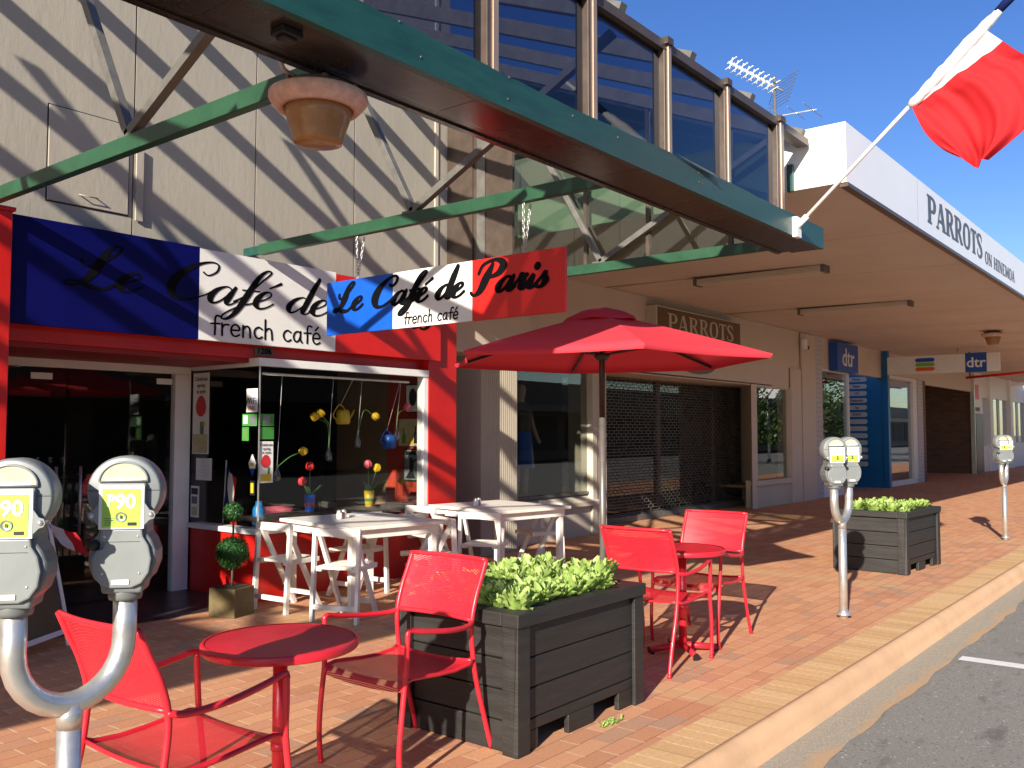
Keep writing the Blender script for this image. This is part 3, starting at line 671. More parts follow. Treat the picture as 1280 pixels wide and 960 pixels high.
MB().box(5.05, 6.98, .70, 7.3, 7.28, .74).build('display_shelf', 'interior', caf)
vase((5.72, 7.1, .74), 'blue vase of red tulips on the window shelf', 'flagblue', [(0, 0, .40, 'tulipred'), (-.06, .01, .26, 'tulipred')])
vase((6.50, 7.1, .74), 'yellow vase of pink and yellow tulips in the window', 'yellow', [(-.02, 0, .40, 'tulippink'), (.07, -.02, .36, 'tulipyellow')])
def hung(loc, label, top, flowers, m='clear'):
    x, y, z = loc
    t = thing('hanging_bottle', label, 'bottle', loc)
    MB().lathe([(.012, 0), (.032, .01), (.034, .06), (.016, .11), (.013, .15), (.017, .16)], loc, 14).build('bottle', m, t)
    MB().tube([(x, y, z + .15), (x, 7.0, 2.06)], .0018, 4).build('thread', 'paper', t)
    for dx, dz, bx, bz, m2 in flowers: tulip(t, (x, y, z + .13), (x + dx, y, z + dz), m2, Vector((x + bx, y, z + bz)))
hung((5.30, 7.06, 1.06), 'hanging glass bottle with drooping yellow tulip nearest the corner', 2.06, [(.26, .26, .14, .22, 'tulipyellow')])
hung((5.92, 7.06, 1.23), 'hanging glass bottle with double yellow tulip bending left', 2.06, [(-.14, .42, -.02, .36, 'tulipyellow'), (-.08, .44, .01, .34, 'tulipyellow')])
hung((6.30, 7.06, 1.36), 'hanging glass bottle with single yellow tulip arching right', 2.06, [(.20, .34, .08, .38, 'tulipyellow')])
hung((6.85, 7.06, 1.43), 'hanging glass bottle with pink tulip beside the jamb', 2.06, [(.12, .34, .02, .28, 'tulippink')])
for n_, (x, z, m, lb) in enumerate(((6.22, 1.60, 'yellow', 'yellow watering can hanging in the cafe window'), (6.88, 1.34, 'dtrblue', 'blue watering can hanging in the cafe window'))):
    t = thing('watering_can', lb, 'watering can', (x, 7.2, z))
    MB().lathe([(.055, 0), (.075, .02), (.07, .12), (.055, .15), (.05, .15)], (x, 7.2, z), 16).build('body', m, t)
    MB().tube([(x + .06, 7.2, z + .03), (x + .12, 7.2, z + .1), (x + .15, 7.2, z + .15)], [.015, .011, .009], 8).build('spout', m, t)
    MB().tube(sm([(x - .065, 7.2, z + .04), (x - .13, 7.2, z + .09), (x - .05, 7.2, z + .2), (x + .03, 7.2, z + .15)]), .007, 6).build('handle', m, t)
    MB().tube([(x - .04, 7.2, z + .19), (x - .04, 7.0, 2.06)], .0018, 4).build('thread', 'paper', t)
tf = thing('table_flag', 'small french flag on a stick inside the return window', 'flag', (5.1, 7.62, .65))
MB().tube([(5.1, 7.62, .65), (5.1, 7.58, 1.25)], .006, 6).build('stick', 'white', tf)
for n, a, c, m in (('blue_band', 0, .1, 'flagnavy'), ('white_band', .1, .2, 'flagwhite'), ('red_band', .2, .3, 'flagred')):
    vs = []
    for i in range(5):
        s_ = a + (c - a) * i / 4
        for j in range(6): vs.append((5.1 + .02 * sin(s_ * 30 + j), 7.585 - s_ * .55, 1.22 - .09 * j - s_ * .55 + .002 * i))
    MB().add(vs, [(i * 6 + j, i * 6 + j + 1, (i + 1) * 6 + j + 1, (i + 1) * 6 + j) for i in range(4) for j in range(5)], True).build(n, m, tf)
tag(MB().lathe([(.05, 0), (.055, .02), (.055, .16), (.03, .2), (.03, .23)], (5.13, 7.1, .65), 16).build('drink_can', 'wallblue'), 'blue container standing on the sill at the window corner', 'container')
t = thing('inside_table', 'low pale table seen through the cafe window', 'table', (6.3, 7.75, 0))
MB().box(5.9, 7.5, .58, 6.9, 8.1, .62).build('tabletop', 'offwhite', t)
for x, y in ((5.95, 7.55), (6.8, 7.55), (5.95, 8.0), (6.8, 8.0)): MB().box(x, y, .008, x + .05, y + .05, .58).build('leg', 'offwhite', t)
t = thing('armchair', 'pink upholstered armchair inside behind the window corner', 'armchair', (5.6, 7.75, 0))
MB().box(5.4, 7.5, .15, 5.85, 8.0, .5).build('seat', 'tulippink', t, bevel=.04)
MB().box(5.4, 7.5, .5, 5.85, 7.6, .78).build('backrest', 'tulippink', t, bevel=.04)
for x, y in ((5.43, 7.53), (5.78, 7.53), (5.43, 7.92), (5.78, 7.92)): MB().box(x, y, .008, x + .04, y + .04, .15).build('leg', 'black', t)
# row of wine glasses on the counter (seen faintly through the door)
for i in range(14):
    o = MB().lathe([(.03, 0), (.004, .005), (.004, .08), (.03, .11), (.034, .16), (.03, .2)], (3.0 + .14 * i, 10.3, 1.042), 8, cap=False).build('wine_glass', 'clear')
    tag(o, 'wine glass in the row on the dark cafe counter', 'glass', 'wine glasses on the cafe counter')
# ================================================================== verandah (steel and glass lean-to)
ver = thing('verandah', 'green beamed verandah with tinted glass and bronze mullions above cafe footpath', 'verandah', (4.9, 2.9, 2.9))
XL = -6.0
b = MB()                                       # fascia board, slightly warped along its top edge
xs = [XL + i * .15 for i in range(int((7.66 - XL) / .15) + 1)] + [7.66]
rw = random.Random(5)
tops = [3.262 + .006 * sin(x * 1.7) + rw.uniform(-.003, .003) - .02 * math.exp(-((x - 3.9) / .9) ** 2) for x in xs]
n = len(xs)
b.add([(x, 2.70, 3.082) for x in xs] + [(x, 2.70, z) for x, z in zip(xs, tops)] + [(x, 2.745, z) for x, z in zip(xs, tops)] + [(x, 2.745, 3.082) for x in xs],
      [(i, i + 1, i + 1 + n, i + n) for i in range(n - 1)] + [(i + n, i + n + 1, i + 2 * n + 1, i + 2 * n) for i in range(n - 1)] + [(i + 3 * n + 1, i + 3 * n, i + 2 * n, i + 2 * n + 1) for i in range(n - 1)] + [(i + 1, i, i + 3 * n, i + 3 * n + 1) for i in range(n - 1)] + [(0, n, 2 * n, 3 * n), (n - 1, 4 * n - 1, 3 * n - 1, 2 * n - 1)])
fb = b.build('fascia_beam', 'green', ver)
b = MB()
for x, z in ((2.62, 3.25), (2.75, 3.14), (3.35, 3.13), (3.36, 3.24), (5.35, 3.22), (5.4, 3.22), (5.35, 3.16), (5.4, 3.16), (3.9, 3.2), (4.35, 3.2)):
    b.lathe([(.0055, .002), (.0055, -.003), (.003, -.004)], (x, 2.70, z), 6, 'Y')
# screw heads face the street
b.build('bolt', 'greysteel', fb)
b = MB()
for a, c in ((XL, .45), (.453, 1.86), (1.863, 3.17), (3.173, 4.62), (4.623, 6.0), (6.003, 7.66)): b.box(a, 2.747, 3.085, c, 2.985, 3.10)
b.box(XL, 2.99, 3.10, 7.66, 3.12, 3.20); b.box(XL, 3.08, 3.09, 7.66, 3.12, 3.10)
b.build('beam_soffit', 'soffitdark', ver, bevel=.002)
MB().box(XL, 2.75, 3.235, 7.66, 3.1, 3.25).build('beam_top', 'darkbronze', ver)
MB().box(2.10, 2.80, 3.055, 2.20, 2.88, 3.085).box(2.115, 2.815, 3.04, 2.185, 2.865, 3.055).build('junction_box', 'black', ver, bevel=.006)
# flap of torn flashing
MB().add([(5.0, 2.69, 3.27), (5.55, 2.69, 3.262), (5.57, 2.66, 3.225), (5.5, 2.665, 3.235), (5.3, 2.68, 3.25)], [(0, 1, 2, 3, 4)]).build('torn_flashing', 'greysteel', ver)
YW, ZF, SL = 7.0, 4.03, .43
def roofz(y): return ZF + SL * (y - 2.85)
RX = [-5.45, -4.45, -3.42, -2.42, -1.42, -.39, .62, 1.73, 2.73, 3.59, 4.61, 5.52, 6.5, 7.55]
for x in RX:
    MB().bar((x, 2.83, roofz(2.83) + .04), (x, 7.0, roofz(7.0) + .04), .07, .115).build('rafter', 'greysteel', ver)
MB().box(XL, 2.80, 3.99, 7.62, 2.90, 4.05).build('top_rail', 'darkbronze', ver)
MB().box(XL, 2.82, 3.25, 7.62, 2.88, 3.30).build('bottom_rail', 'darkbronze', ver)
mx = [-5.55, -4.66, -3.77, -2.88, -1.99, -1.1, -.21, .68, 1.57, 2.46, 3.35, 4.24, 5.12, 6.0, 6.98]
for i, x in enumerate(mx):
    w = .075 if i < len(mx) - 1 else .11
    mo = MB().box(x, 2.79, 3.25, x + w * .55, 2.90, 4.03).build('mullion', 'bronze', ver, bevel=.003)
    MB().box(x - w * .5, 2.80, 3.25, x - .002, 2.89, 4.0).build('glazing_bead', 'darkbronze', mo, bevel=.003)
    MB().box(x - .03, 2.775, 4.03, x + w * .6, 2.91, 4.075).build('cap', 'darkbronze', mo)
    if i < len(mx) - 1:
        MB().box(x + .045, 2.84, 3.28, mx[i + 1] - .037, 2.848, 4.0).build('glass_pane', 'glassblue', ver)
BX = (2.6, 4.87, 7.5)
for x in (-4.4, -1.9, .2) + BX:
    y1 = 6.76
    MB().box(x - .02, 6.76, 3.11, x + .02, 7.0, 3.185).build('wall_bracket', 'green', ver)
    bm_ = MB().box(x - .03, 3.12, 3.10, x + .03, y1, 3.195)
    bm_.build('cross_beam', 'greenbeam', ver, bevel=.006)
    for p, q in (((x, 4.85, 3.2), (x, 6.15, roofz(6.15))), ((x, 4.87, 3.2), (x, 3.05, roofz(3.0)))):
        MB().bar(p, q, .055, .055, (1, 0, 0)).build('brace', 'greysteel', ver, bevel=.004)
    MB().box(x - .025, 4.8, 3.195, x + .025, 4.95, 3.21).build('gusset', 'greysteel', ver)
# glazed end over the last beam
for y in (3.5, 4.35, 5.07, 6.03, 6.6):
    MB().box(7.535, y - .02, 3.2, 7.575, y + .02, roofz(y)).build('end_mullion', 'darkbronze', ver)
ys = [3.1, 3.5, 4.35, 5.07, 6.03, 6.98]
MB().prism([(6.04, 3.2), (6.98, 3.2), (6.98, roofz(6.98)), (6.04, roofz(6.04))], (7.552, 0, 0), (0, 1, 0), (0, 0, 1), (.012, 0, 0)).build('end_board', 'darkbronze', ver)
MB().box(7.535, 6.4, 3.2, 7.551, 6.52, 5.5).build('end_batten', 'greysteel', ver)
ys = ys[:-1]
for a, c in zip(ys, ys[1:]):
    MB().prism([(a, 3.2), (c, 3.2), (c, roofz(c)), (a, roofz(a))], (7.552, 0, 0), (0, 1, 0), (0, 0, 1), (.006, 0, 0)).build('end_glass', 'glassgreen', ver)
zz = 4.55
while zz < 5.8:                                # fixed louvre blades in the top of the glazed end
    ya = max(3.1, 2.85 + (zz - ZF) / SL + .08)
    MB().bar((7.60, ya, zz), (7.60, 6.98, zz), .012, .15, (-.5, 0, 1)).build('louvre_blade', 'darkbronze', ver)
    zz += .10
MB().box(7.62, 2.95, 3.62, 7.66, 3.0, 3.86).build('gutter_outlet', 'green', ver)

# ---- amber lamp below the verandah
def street_lamp(loc, label, s=1.):
    t = thing('verandah_lamp', label, 'lamp', loc); x, y, z = loc
    MB().lathe([(.215 * s, .0), (.246 * s, -.008 * s), (.251 * s, -.012 * s), (.252 * s, -.018 * s), (.252 * s, -.036 * s), (.25 * s, -.042 * s), (.243 * s, -.052 * s), (.212 * s, -.088 * s), (.206 * s, -.092 * s), (.18 * s, -.092 * s), (.17 * s, -.03 * s)], loc, 36).build('flange', 'terracotta', t)
    MB().lathe([(.17 * s, .0), (.185 * s, .03 * s), (.15 * s, .045 * s)], loc, 30).build('canopy', 'greysteel', t)
    MB().lathe([(.18 * s, -.06 * s), (.16 * s, -.14 * s), (.125 * s, -.245 * s), (.122 * s, -.262 * s), (.085 * s, -.272 * s), (.0001, -.274 * s)], loc, 36).build('bowl', 'amber', t)
    MB().tube(sm([(x - .13 * s, y, z + .04 * s), (x - .22 * s, y, z + .06 * s), (x - .235 * s, y, z + .13 * s), (x - .19 * s, y, z + .2 * s)]), .012 * s, 7).build('conduit', 'terracotta', t)
    b = MB()
    for k in range(6):
        a = k * pi / 3; b.box(x + .19 * s * cos(a) - .01, y + .19 * s * sin(a) - .01, z - .005, x + .19 * s * cos(a) + .01, y + .19 * s * sin(a) + .01, z + .035 * s)
    b.build('clip', 'greysteel', t)
    return t
street_lamp((2.545, 3.13, 3.02), 'large amber bowl lamp with pink rusty flange under the green beam', .86)
street_lamp((21.39, 3.97, 3.62), 'small amber lamp under the far white fronted canopy', .9)

# ================================================================== clothing shop with deep canopy
shp = thing('shop_building', 'cream shop with deep white canopy, shuttered doorway and two display windows', 'building', (14, 7.5, 0))
XE = 46.
MB().box(7.68, 2.50, 3.635, XE, 2.55, 4.155).build('canopy_fascia', 'whitefascia', shp)
MB().box(7.668, 2.50, 3.635, 7.68, 7.5, 4.155).build('canopy_end', 'white', shp)
b = MB()
for x in (9.87, 17.3, 24.7): b.box(x, 2.4985, 3.64, x + .01, 2.5, 4.15)
b.build('panel_joint', 'meterlight', shp)
MB().box(7.68, 2.49, 3.60, XE, 2.56, 3.634).build('drip_edge', 'darkbronze', shp)
MB().prism([(2.55, 3.655), (7.6, 3.735), (7.6, 4.0), (2.55, 4.0)], (7.68, 0, 0), (0, 1, 0), (0, 0, 1), (XE - 7.68, 0, 0)).build('canopy_soffit', 'soffit', shp)
MB().box(7.68, 2.56, 4.0, XE, 7.5, 4.06).build('canopy_roof', 'greysteel', shp)
MB().box(7.66, 7.5, 4.0, XE, 7.8, 5.5).build('parapet', 'cream', shp)
b = MB(); k = 2.72 / width('PARROTS', SLAB, .30)
strokes(b, 'PARROTS', SLAB, .30, (10.25, 2.50, 3.77), (k, 0, 0), (0, 0, 1), 0, 1.35, .003)
k = 2.05 / width('ON HINEMOA', SLAB, .16)
b.build('lettering', 'lettergrey', shp); b = MB()
strokes(b, 'ON HINEMOA', SLAB, .16, (13.1, 2.50, 3.745), (k, 0, 0), (0, 0, 1), 0, 1.35, .003)
b.build('lettering', 'lettergrey', shp)
b = MB()
for x in (10.1, 12.5, 14.9, 17.3, 19.7, 22.1, 24.5, 26.9, 29.3, 31.7): b.bar((x, 2.56, 3.6545), (x, 7.48, 3.7325), .035, .006)
for y in (4.2, 5.85): b.bar((7.7, y, 3.655 + (y - 2.55) * .01584), (XE, y, 3.655 + (y - 2.55) * .01584), .03, .005)
b.build('soffit_batten', 'soffit', shp)
b = MB(); b.tube([(11.62, 5.9, 3.70), (11.62, 7.45, 3.722)], .009, 6).tube([(15.65, 5.95, 3.70), (15.65, 7.45, 3.722)], .009, 6).tube([(11.62, 7.40, 3.72), (19.7, 7.40, 3.72), (19.7, 7.40, 3.6)], .010, 6)
b.build('cable', 'cream', shp)
H = 3.76
MB().box(7.6, 7.52, 2.48, 20.98, 7.8, H).box(7.62, 7.85, 0, 8.7, 8.0, 2.48).box(19.04, 7.5, 0, 20.47, 7.8, 2.48).build('wall', 'tancream', shp)
b = MB().box(8.47, 7.25, 0, 9.19, 7.9, 2.48)
for i in range(18): b.box(8.485 + .039 * i, 7.239, 0.02, 8.508 + .039 * i, 7.25, 2.47)
b.build('ribbed_pillar', 'cream', shp)
MB().box(7.60, 7.22, 2.48, 9.4, 7.52, 3.66).build('bulkhead', 'tancream', shp)
# left display window
MB().box(9.39, 7.52, 0, 11.66, 7.7, .44).build('stall_riser', 'cream', shp)
MB().add([(9.39, 7.44, .44), (11.42, 7.44, .44), (11.42, 7.44, .50), (9.39, 7.44, .50), (9.39, 7.62, .60), (11.42, 7.62, .60), (11.42, 7.7, .44), (9.39, 7.7, .44)], [(0, 1, 2, 3), (3, 2, 5, 4), (0, 7, 6, 1), (4, 5, 6, 7), (0, 3, 4, 7), (1, 6, 5, 2)]).build('sill', 'cream', shp)
wf = MB().box(9.40, 7.55, .60, 9.47, 7.63, 2.48).box(9.47, 7.55, .60, 11.3, 7.63, .64).box(9.47, 7.55, 2.42, 11.3, 7.63, 2.48).build('window', 'greysteel', shp)
MB().box(9.47, 7.585, .64, 11.3, 7.592, 2.42).build('pane', 'glassdark', wf)
MB().box(11.3, 7.48, 0, 11.42, 7.7, 2.48).box(11.43, 7.50, 0, 11.54, 7.7, 2.48).box(11.55, 7.47, 0, 11.66, 8.1, 2.48).build('door_post', 'cream', shp, bevel=.005)
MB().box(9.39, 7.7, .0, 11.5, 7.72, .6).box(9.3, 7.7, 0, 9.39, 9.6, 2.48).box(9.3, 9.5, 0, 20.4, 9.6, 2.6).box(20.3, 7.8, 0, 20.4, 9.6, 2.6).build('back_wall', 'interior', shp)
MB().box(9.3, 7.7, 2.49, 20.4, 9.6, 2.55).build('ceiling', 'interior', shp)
MB().box(9.39, 7.72, .45, 11.5, 8.6, .50).box(17.2, 7.7, .4, 20.3, 8.6, .45).build('display_floor', 'intbrown', shp)
# doorway: roller grille in a recess
MB().box(11.66, 7.52, 2.46, 18.1, 8.35, 2.50).build('doorway_ceiling', 'tancream', shp)
MB().box(11.66, 7.83, 2.5, 18.1, 8.35, 2.62).build('doorway_head', 'tancream', shp)
gr = MB(); rg = random.Random(9)
z = .14; k = 0
while z < 2.45:
    gr.box(11.67, 8.138, z - .005, 17.98, 8.150, z + .005)
    x = 11.75 + (k % 2) * .075
    while x < 17.9:
        if rg.random() > .22: gr.box(x - .006, 8.140, z + .004, x + .006, 8.148, z + .049)
        x += .15
    z += .052; k += 1
gr.box(11.67, 8.13, .02, 17.98, 8.16, .12)
g_ = gr.build('roller_grille', 'greysteel', shp)
MB().box(11.67, 8.05, .0, 17.9, 8.12, .10).build('threshold', 'greysteel', shp)
gd = MB().box(11.67, 8.30, .05, 17.98, 8.306, 2.46).build('door_glass', 'glassdark', shp)
MB().box(14.6, 8.26, .05, 14.72, 8.34, 2.46).build('door_stile', 'darkbronze', gd); MB().box(16.9, 8.26, .05, 17.0, 8.34, 2.46).build('door_stile', 'darkbronze', gd)
MB().prism([(18.05, 8.2), (17.02, 7.5), (17.16, 7.47), (17.22, 7.47), (17.22, 7.56), (18.3, 8.3)], (0, 0, 0), (1, 0, 0), (0, 1, 0), (0, 0, 2.48)).build('door_reveal', 'tancream', shp)
# right display window
MB().box(17.16, 7.51, 0, 19.04, 7.7, .44).build('stall_riser', 'cream', shp)
MB().box(17.14, 7.44, .44, 19.02, 7.7, .55).build('sill', 'tancream', shp, bevel=.01)
wf = MB().box(17.22, 7.53, .55, 17.26, 7.62, 2.48).box(18.97, 7.53, .55, 19.04, 7.62, 2.48).box(17.26, 7.53, 2.43, 18.97, 7.62, 2.48).build('window', 'tancream', shp)
MB().box(17.26, 7.57, .55, 18.97, 7.577, 2.43).build('pane', 'glassdark', wf)
MB().box(19.04, 7.47, 0, 19.6, 7.5, 2.9).box(19.66, 7.46, 0, 20.47, 7.5, 3.72).build('pilaster', 'tancream', shp)
# sign box over the doorway
t = thing('shop_sign', 'brown lightbox sign reading PARROTS above the shuttered doorway', 'sign', (14.6, 7.4, 3.13))
MB().box(12.95, 7.33, 3.12, 16.2, 7.518, 3.60).build('box', 'cream', t)
MB().box(13.0, 7.322, 3.15, 16.15, 7.33, 3.575).build('panel', 'brown', t)
b = MB(); k = 2.55 / width('PARROTS', SLAB, .29); strokes(b, 'PARROTS', SLAB, .29, (13.32, 7.322, 3.215), (k, 0, 0), (0, 0, 1), 0, 1.0, .003); b.build('lettering', 'cream', t)
t = thing('emblem_plaque', 'rounded grey emblem plaque below the brown sign, partly behind parasol', 'plaque', (14.75, 7.5, 2.55))
MB().prism([(.72 * cos(a), .2 * sin(a) + (.02 if sin(a) > 0 else 0)) for a in [i * pi / 16 for i in range(32)]], (14.75, 7.515, 2.76), (1, 0, 0), (0, 0, 1), (0, -.03, 0)).build('plate', 'greysteel', t)
b = MB(); text_mb(b, 'SINCE', .1, (14.75, 7.482, 2.66), (1, 0, 0), (0, 0, 1), .002) if False else b.prism([(-.5, -.02), (.5, -.02), (.5, .02), (-.5, .02)], (14.75, 7.484, 2.72), (1, 0, 0), (0, 0, 1), (0, -.003, 0)); b.build('band', 'cream', t)
t = thing('alarm_box', 'small white alarm box on the wall left of the blue sign', 'alarm', (19.85, 7.44, 3.3))
MB().box(19.62, 7.40, 3.36, 19.86, 7.46, 3.58).build('box', 'white', t, bevel=.01)
MB().box(19.86, 7.40, 3.37, 19.96, 7.45, 3.45).build('sensor', 'black', t)
for (x, y0, y1), lb in (((11.62, 4.08, 5.9), 'long fluorescent batten on the soffit nearest the verandah'), ((15.65, 4.1, 5.95), 'long fluorescent batten on the soffit farther along')):
    t = thing('fluorescent_light', lb, 'light fitting', (x, (y0 + y1) / 2, 3.6))
    zc = 3.655 + (y0 + y1) / 2 * .016 - .045
    MB().box(x - .05, y0, zc, x + .05, y1, zc + .05).build('tray', 'greysteel', t, bevel=.006)
    MB().box(x - .10, y0 + .02, zc - .10, x + .10, y1 - .02, zc - .01).build('diffuser', 'cream', t, bevel=.02)
    MB().box(x - .105, y0 - .02, zc - .105, x + .105, y0 + .03, zc + .01).build('end_cap', 'greysteel', t); MB().box(x - .105, y1 - .03, zc - .105, x + .105, y1 + .02, zc + .01).build('end_cap', 'greysteel', t)
# mannequin in the left window
t = thing('mannequin', 'dim mannequin in dark top and blue skirt in left display window', 'mannequin', (10.02, 7.85, .5))
def skinned(name, verts, edges, radii, m, parent):
    off = wloc(parent); me = bpy.data.meshes.new(name); me.from_pydata([Vector(v) - off for v in verts], edges, []); me.materials.append(M[m])
    o = bpy.data.objects.new(name, me); COL.objects.link(o); o.parent = parent
    md = o.modifiers.new('skin', 'SKIN'); s2 = o.modifiers.new('sub', 'SUBSURF'); s2.levels = s2.render_levels = 2
    md.use_smooth_shade = True
    for i, r in enumerate(radii):
        v = me.skin_vertices[0].data[i]; v.radius = r if isinstance(r, tuple) else (r, r)
    me.skin_vertices[0].data[0].use_root = True
    return o
mx_, my_, mz_ = 10.02, 7.85, .5
V_ = [(0, 0, .86), (0, 0, 1.1), (0, 0, 1.32), (0, 0, 1.46), (0, -.01, 1.6), (0, -.01, 1.7), (.17, 0, 1.36), (.26, -.02, 1.1), (.22, -.14, .92), (.2, -.2, .86), (-.17, 0, 1.36), (-.27, .0, 1.1), (-.24, -.08, .88), (-.23, -.1, .8), (.09, 0, .8), (.1, -.01, .46), (.1, .0, .07), (.1, -.1, .03), (-.09, 0, .8), (-.1, -.01, .46), (-.1, .0, .07), (-.1, -.1, .03)]
E_ = [(0, 1), (1, 2), (2, 3), (3, 4), (4, 5), (2, 6), (6, 7), (7, 8), (8, 9), (2, 10), (10, 11), (11, 12), (12, 13), (0, 14), (14, 15), (15, 16), (16, 17), (0, 18), (18, 19), (19, 20), (20, 21)]
R_ = [(.15, .1), (.12, .09), (.15, .1), .05, .085, .07, .05, .038, .03, .025, .05, .038, .03, .025, .08, .052, .035, .03, .08, .052, .035, .03]
skinned('body', [(mx_ + a, my_ + c, mz_ + d) for a, c, d in V_], E_, R_, 'skin', t)
MB().lathe([(.20, .52), (.18, .75), (.165, .95), (.15, 1.05)], (mx_, my_, mz_), 20, cap=False).build('skirt', 'dtrblue', t)
MB().lathe([(.155, 1.0), (.15, 1.12), (.175, 1.3), (.12, 1.41), (.06, 1.44)], (mx_, my_, mz_), 20, cap=False).build('top', 'darkbronze', t)

# ================================================================== electronics shop
ele = thing('electronics_shop', 'shop with blue wall panel and brick recess past the cream shop', 'building', (25, 7.5, 0))
MB().box(20.47, 7.49, 0, 20.98, 7.7, 3.74).build('painted_brick_pier', 'brickwhite', ele)
MB().box(20.98, 7.5, .0, 22.95, 7.65, .33).build('stall_riser', 'white', ele)
w1 = MB().box(20.98, 7.52, 2.96, 22.95, 7.65, 3.0).box(22.88, 7.52, .33, 22.95, 7.65, 3.0).build('window', 'white', ele)
MB().box(20.98, 7.57, .33, 22.88, 7.577, 2.96).build('pane', 'glassdark', w1)
MB().box(20.9, 7.52, 3.0, 36.5, 7.66, 3.74).build('header', 'tancream', ele)
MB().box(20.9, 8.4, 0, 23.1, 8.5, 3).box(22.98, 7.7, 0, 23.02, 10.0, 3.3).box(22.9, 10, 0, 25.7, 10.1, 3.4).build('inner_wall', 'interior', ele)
MB().box(25.66, 7.48, 0, 25.74, 9.9, 3.34).build('blue_wall', 'wallblue', ele)
MB().box(25.6, 7.35, 0, 25.78, 7.48, 3.73).build('blue_fin', 'wallblue', ele)
names = ['Fisher', 'Haier', 'LG', 'Panasonic', 'hp', 'SONY', 'Uniden', 'Sharp', 'Philips', 'dyson', 'acer', 'asus', 'canon']
for i in range(13):
    zc = 2.98 - .195 * i; y0, y1 = 8.40, 8.0; r = .065
    pl = [(-.21 + r * cos(a), r * sin(a)) for a in [pi / 2 + k * pi / 8 for k in range(9)]] + [(.21 + r * cos(a), r * sin(a)) for a in [-pi / 2 + k * pi / 8 for k in range(9)]]
    o = MB().prism(pl, (25.659, 8.2, zc), (0, -1, 0), (0, 0, 1), (-.012, 0, 0)).build('brand_plate', 'plate', ele)
    if i < 6:
        b = MB(); text_mb(b, names[i], .1, (25.644, 8.2, zc), (0, -1, 0), (0, 0, 1), .002, .002, sx=.9); b.build('lettering', 'black', o)
MB().box(25.78, 7.5, 0, 28.95, 7.62, .14).build('stall_riser', 'white', ele)
w2 = MB().box(25.78, 7.48, .14, 25.95, 7.64, 3.1).box(28.55, 7.48, .14, 28.95, 7.64, 3.1).box(25.95, 7.48, 3.05, 28.55, 7.64, 3.1).build('window', 'white', ele)
MB().box(25.95, 7.56, .14, 28.55, 7.567, 3.05).build('pane', 'glassdark', w2)
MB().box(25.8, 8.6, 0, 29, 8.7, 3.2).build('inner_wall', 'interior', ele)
MB().box(28.95, 7.45, 0, 29.5, 9, 3.1).build('painted_brick_pier', 'brickwhite', ele)
MB().box(29.5, 7.5, 0, 30.0, 10.5, 3.1).build('brick_pier', 'darkbrick', ele)
MB().box(36.5, 7.56, 0, 36.75, 14, 3.7).box(30, 13, 0, 36.5, 13.2, 3.4).build('brick_wall', 'brickbrown', ele)
MB().box(29.5, 7.66, 3.2, 36.75, 14, 3.3).build('recess_ceiling', 'interior', ele)
MB().box(36.4, 7.42, 0, 36.5, 7.56, 3.7).build('corner_post', 'alu', ele)
t = thing('box_sign', 'deep blue box sign reading dtr high on the left shop window', 'sign', (22, 7.2, 3.0))
MB().box(21.5, 7.3, 2.98, 23.0, 7.5, 3.66).build('box', 'dtrblue', t)
b = MB(); text_mb(b, 'dtr', .62, (22.25, 7.295, 3.3), (1, 0, 0), (0, 0, 1), .006, .004, sx=1.15)
b.build('lettering', 'white', t)
t = thing('hanging_board_sign', 'white under-canopy board with blue dtr square and three coloured pills', 'sign', (25.6, 6.0, 3.07))
MB().box(25.56, 4.60, 3.07, 25.64, 7.34, 3.54).build('board', 'white', t)
MB().box(25.55, 4.90, 3.065, 25.65, 5.40, 3.56).build('square', 'dtrblue', t)
b = MB(); text_mb(b, 'dtr', .36, (25.546, 5.15, 3.30), (0, -1, 0), (0, 0, 1), .004, .006); b.build('lettering', 'white', t)
for zc, m, s in ((3.43, 'flagblue', 'appliances'), (3.31, 'pillgreen', 'electronics'), (3.19, 'pillorange', 'computers')):
    pl = [(-.19 + .05 * cos(a), .05 * sin(a)) for a in [pi / 2 + k * pi / 8 for k in range(9)]] + [(.19 + .05 * cos(a), .05 * sin(a)) for a in [-pi / 2 + k * pi / 8 for k in range(9)]]
    MB().prism(pl, (25.559, 6.38, zc), (0, -1, 0), (0, 0, 1), (-.006, 0, 0)).build('pill', m, t)
MB().tube([(25.6, 5.56, 3.54), (25.6, 5.56, 3.72)], .045, 10).build('hanger', 'cream', t)
t = thing('awning_rail', 'thin red rail under the canopy beyond the hanging board', 'rail', (27, 4.9, 3.1))
MB().tube([(27, 5.7, 3.0), (27, 3.2, 3.16)], .035, 8).build('rail', 'signred', t); MB().tube([(27, 5.6, 3.0), (27, 5.6, 3.7)], .02, 6).tube([(27, 3.3, 3.15), (27, 3.3, 3.68)], .02, 6).build('hanger', 'greysteel', t)
t = thing('suspended_light', 'white batten light hanging on a rod beyond the red rail', 'light fitting', (33, 4.9, 3.0))
MB().box(32.9, 4.0, 3.02, 33.1, 5.7, 3.1).build('batten', 'white', t); MB().tube([(33, 4.9, 3.1), (33, 4.9, 3.68)], .02, 6).build('rod', 'greysteel', t)

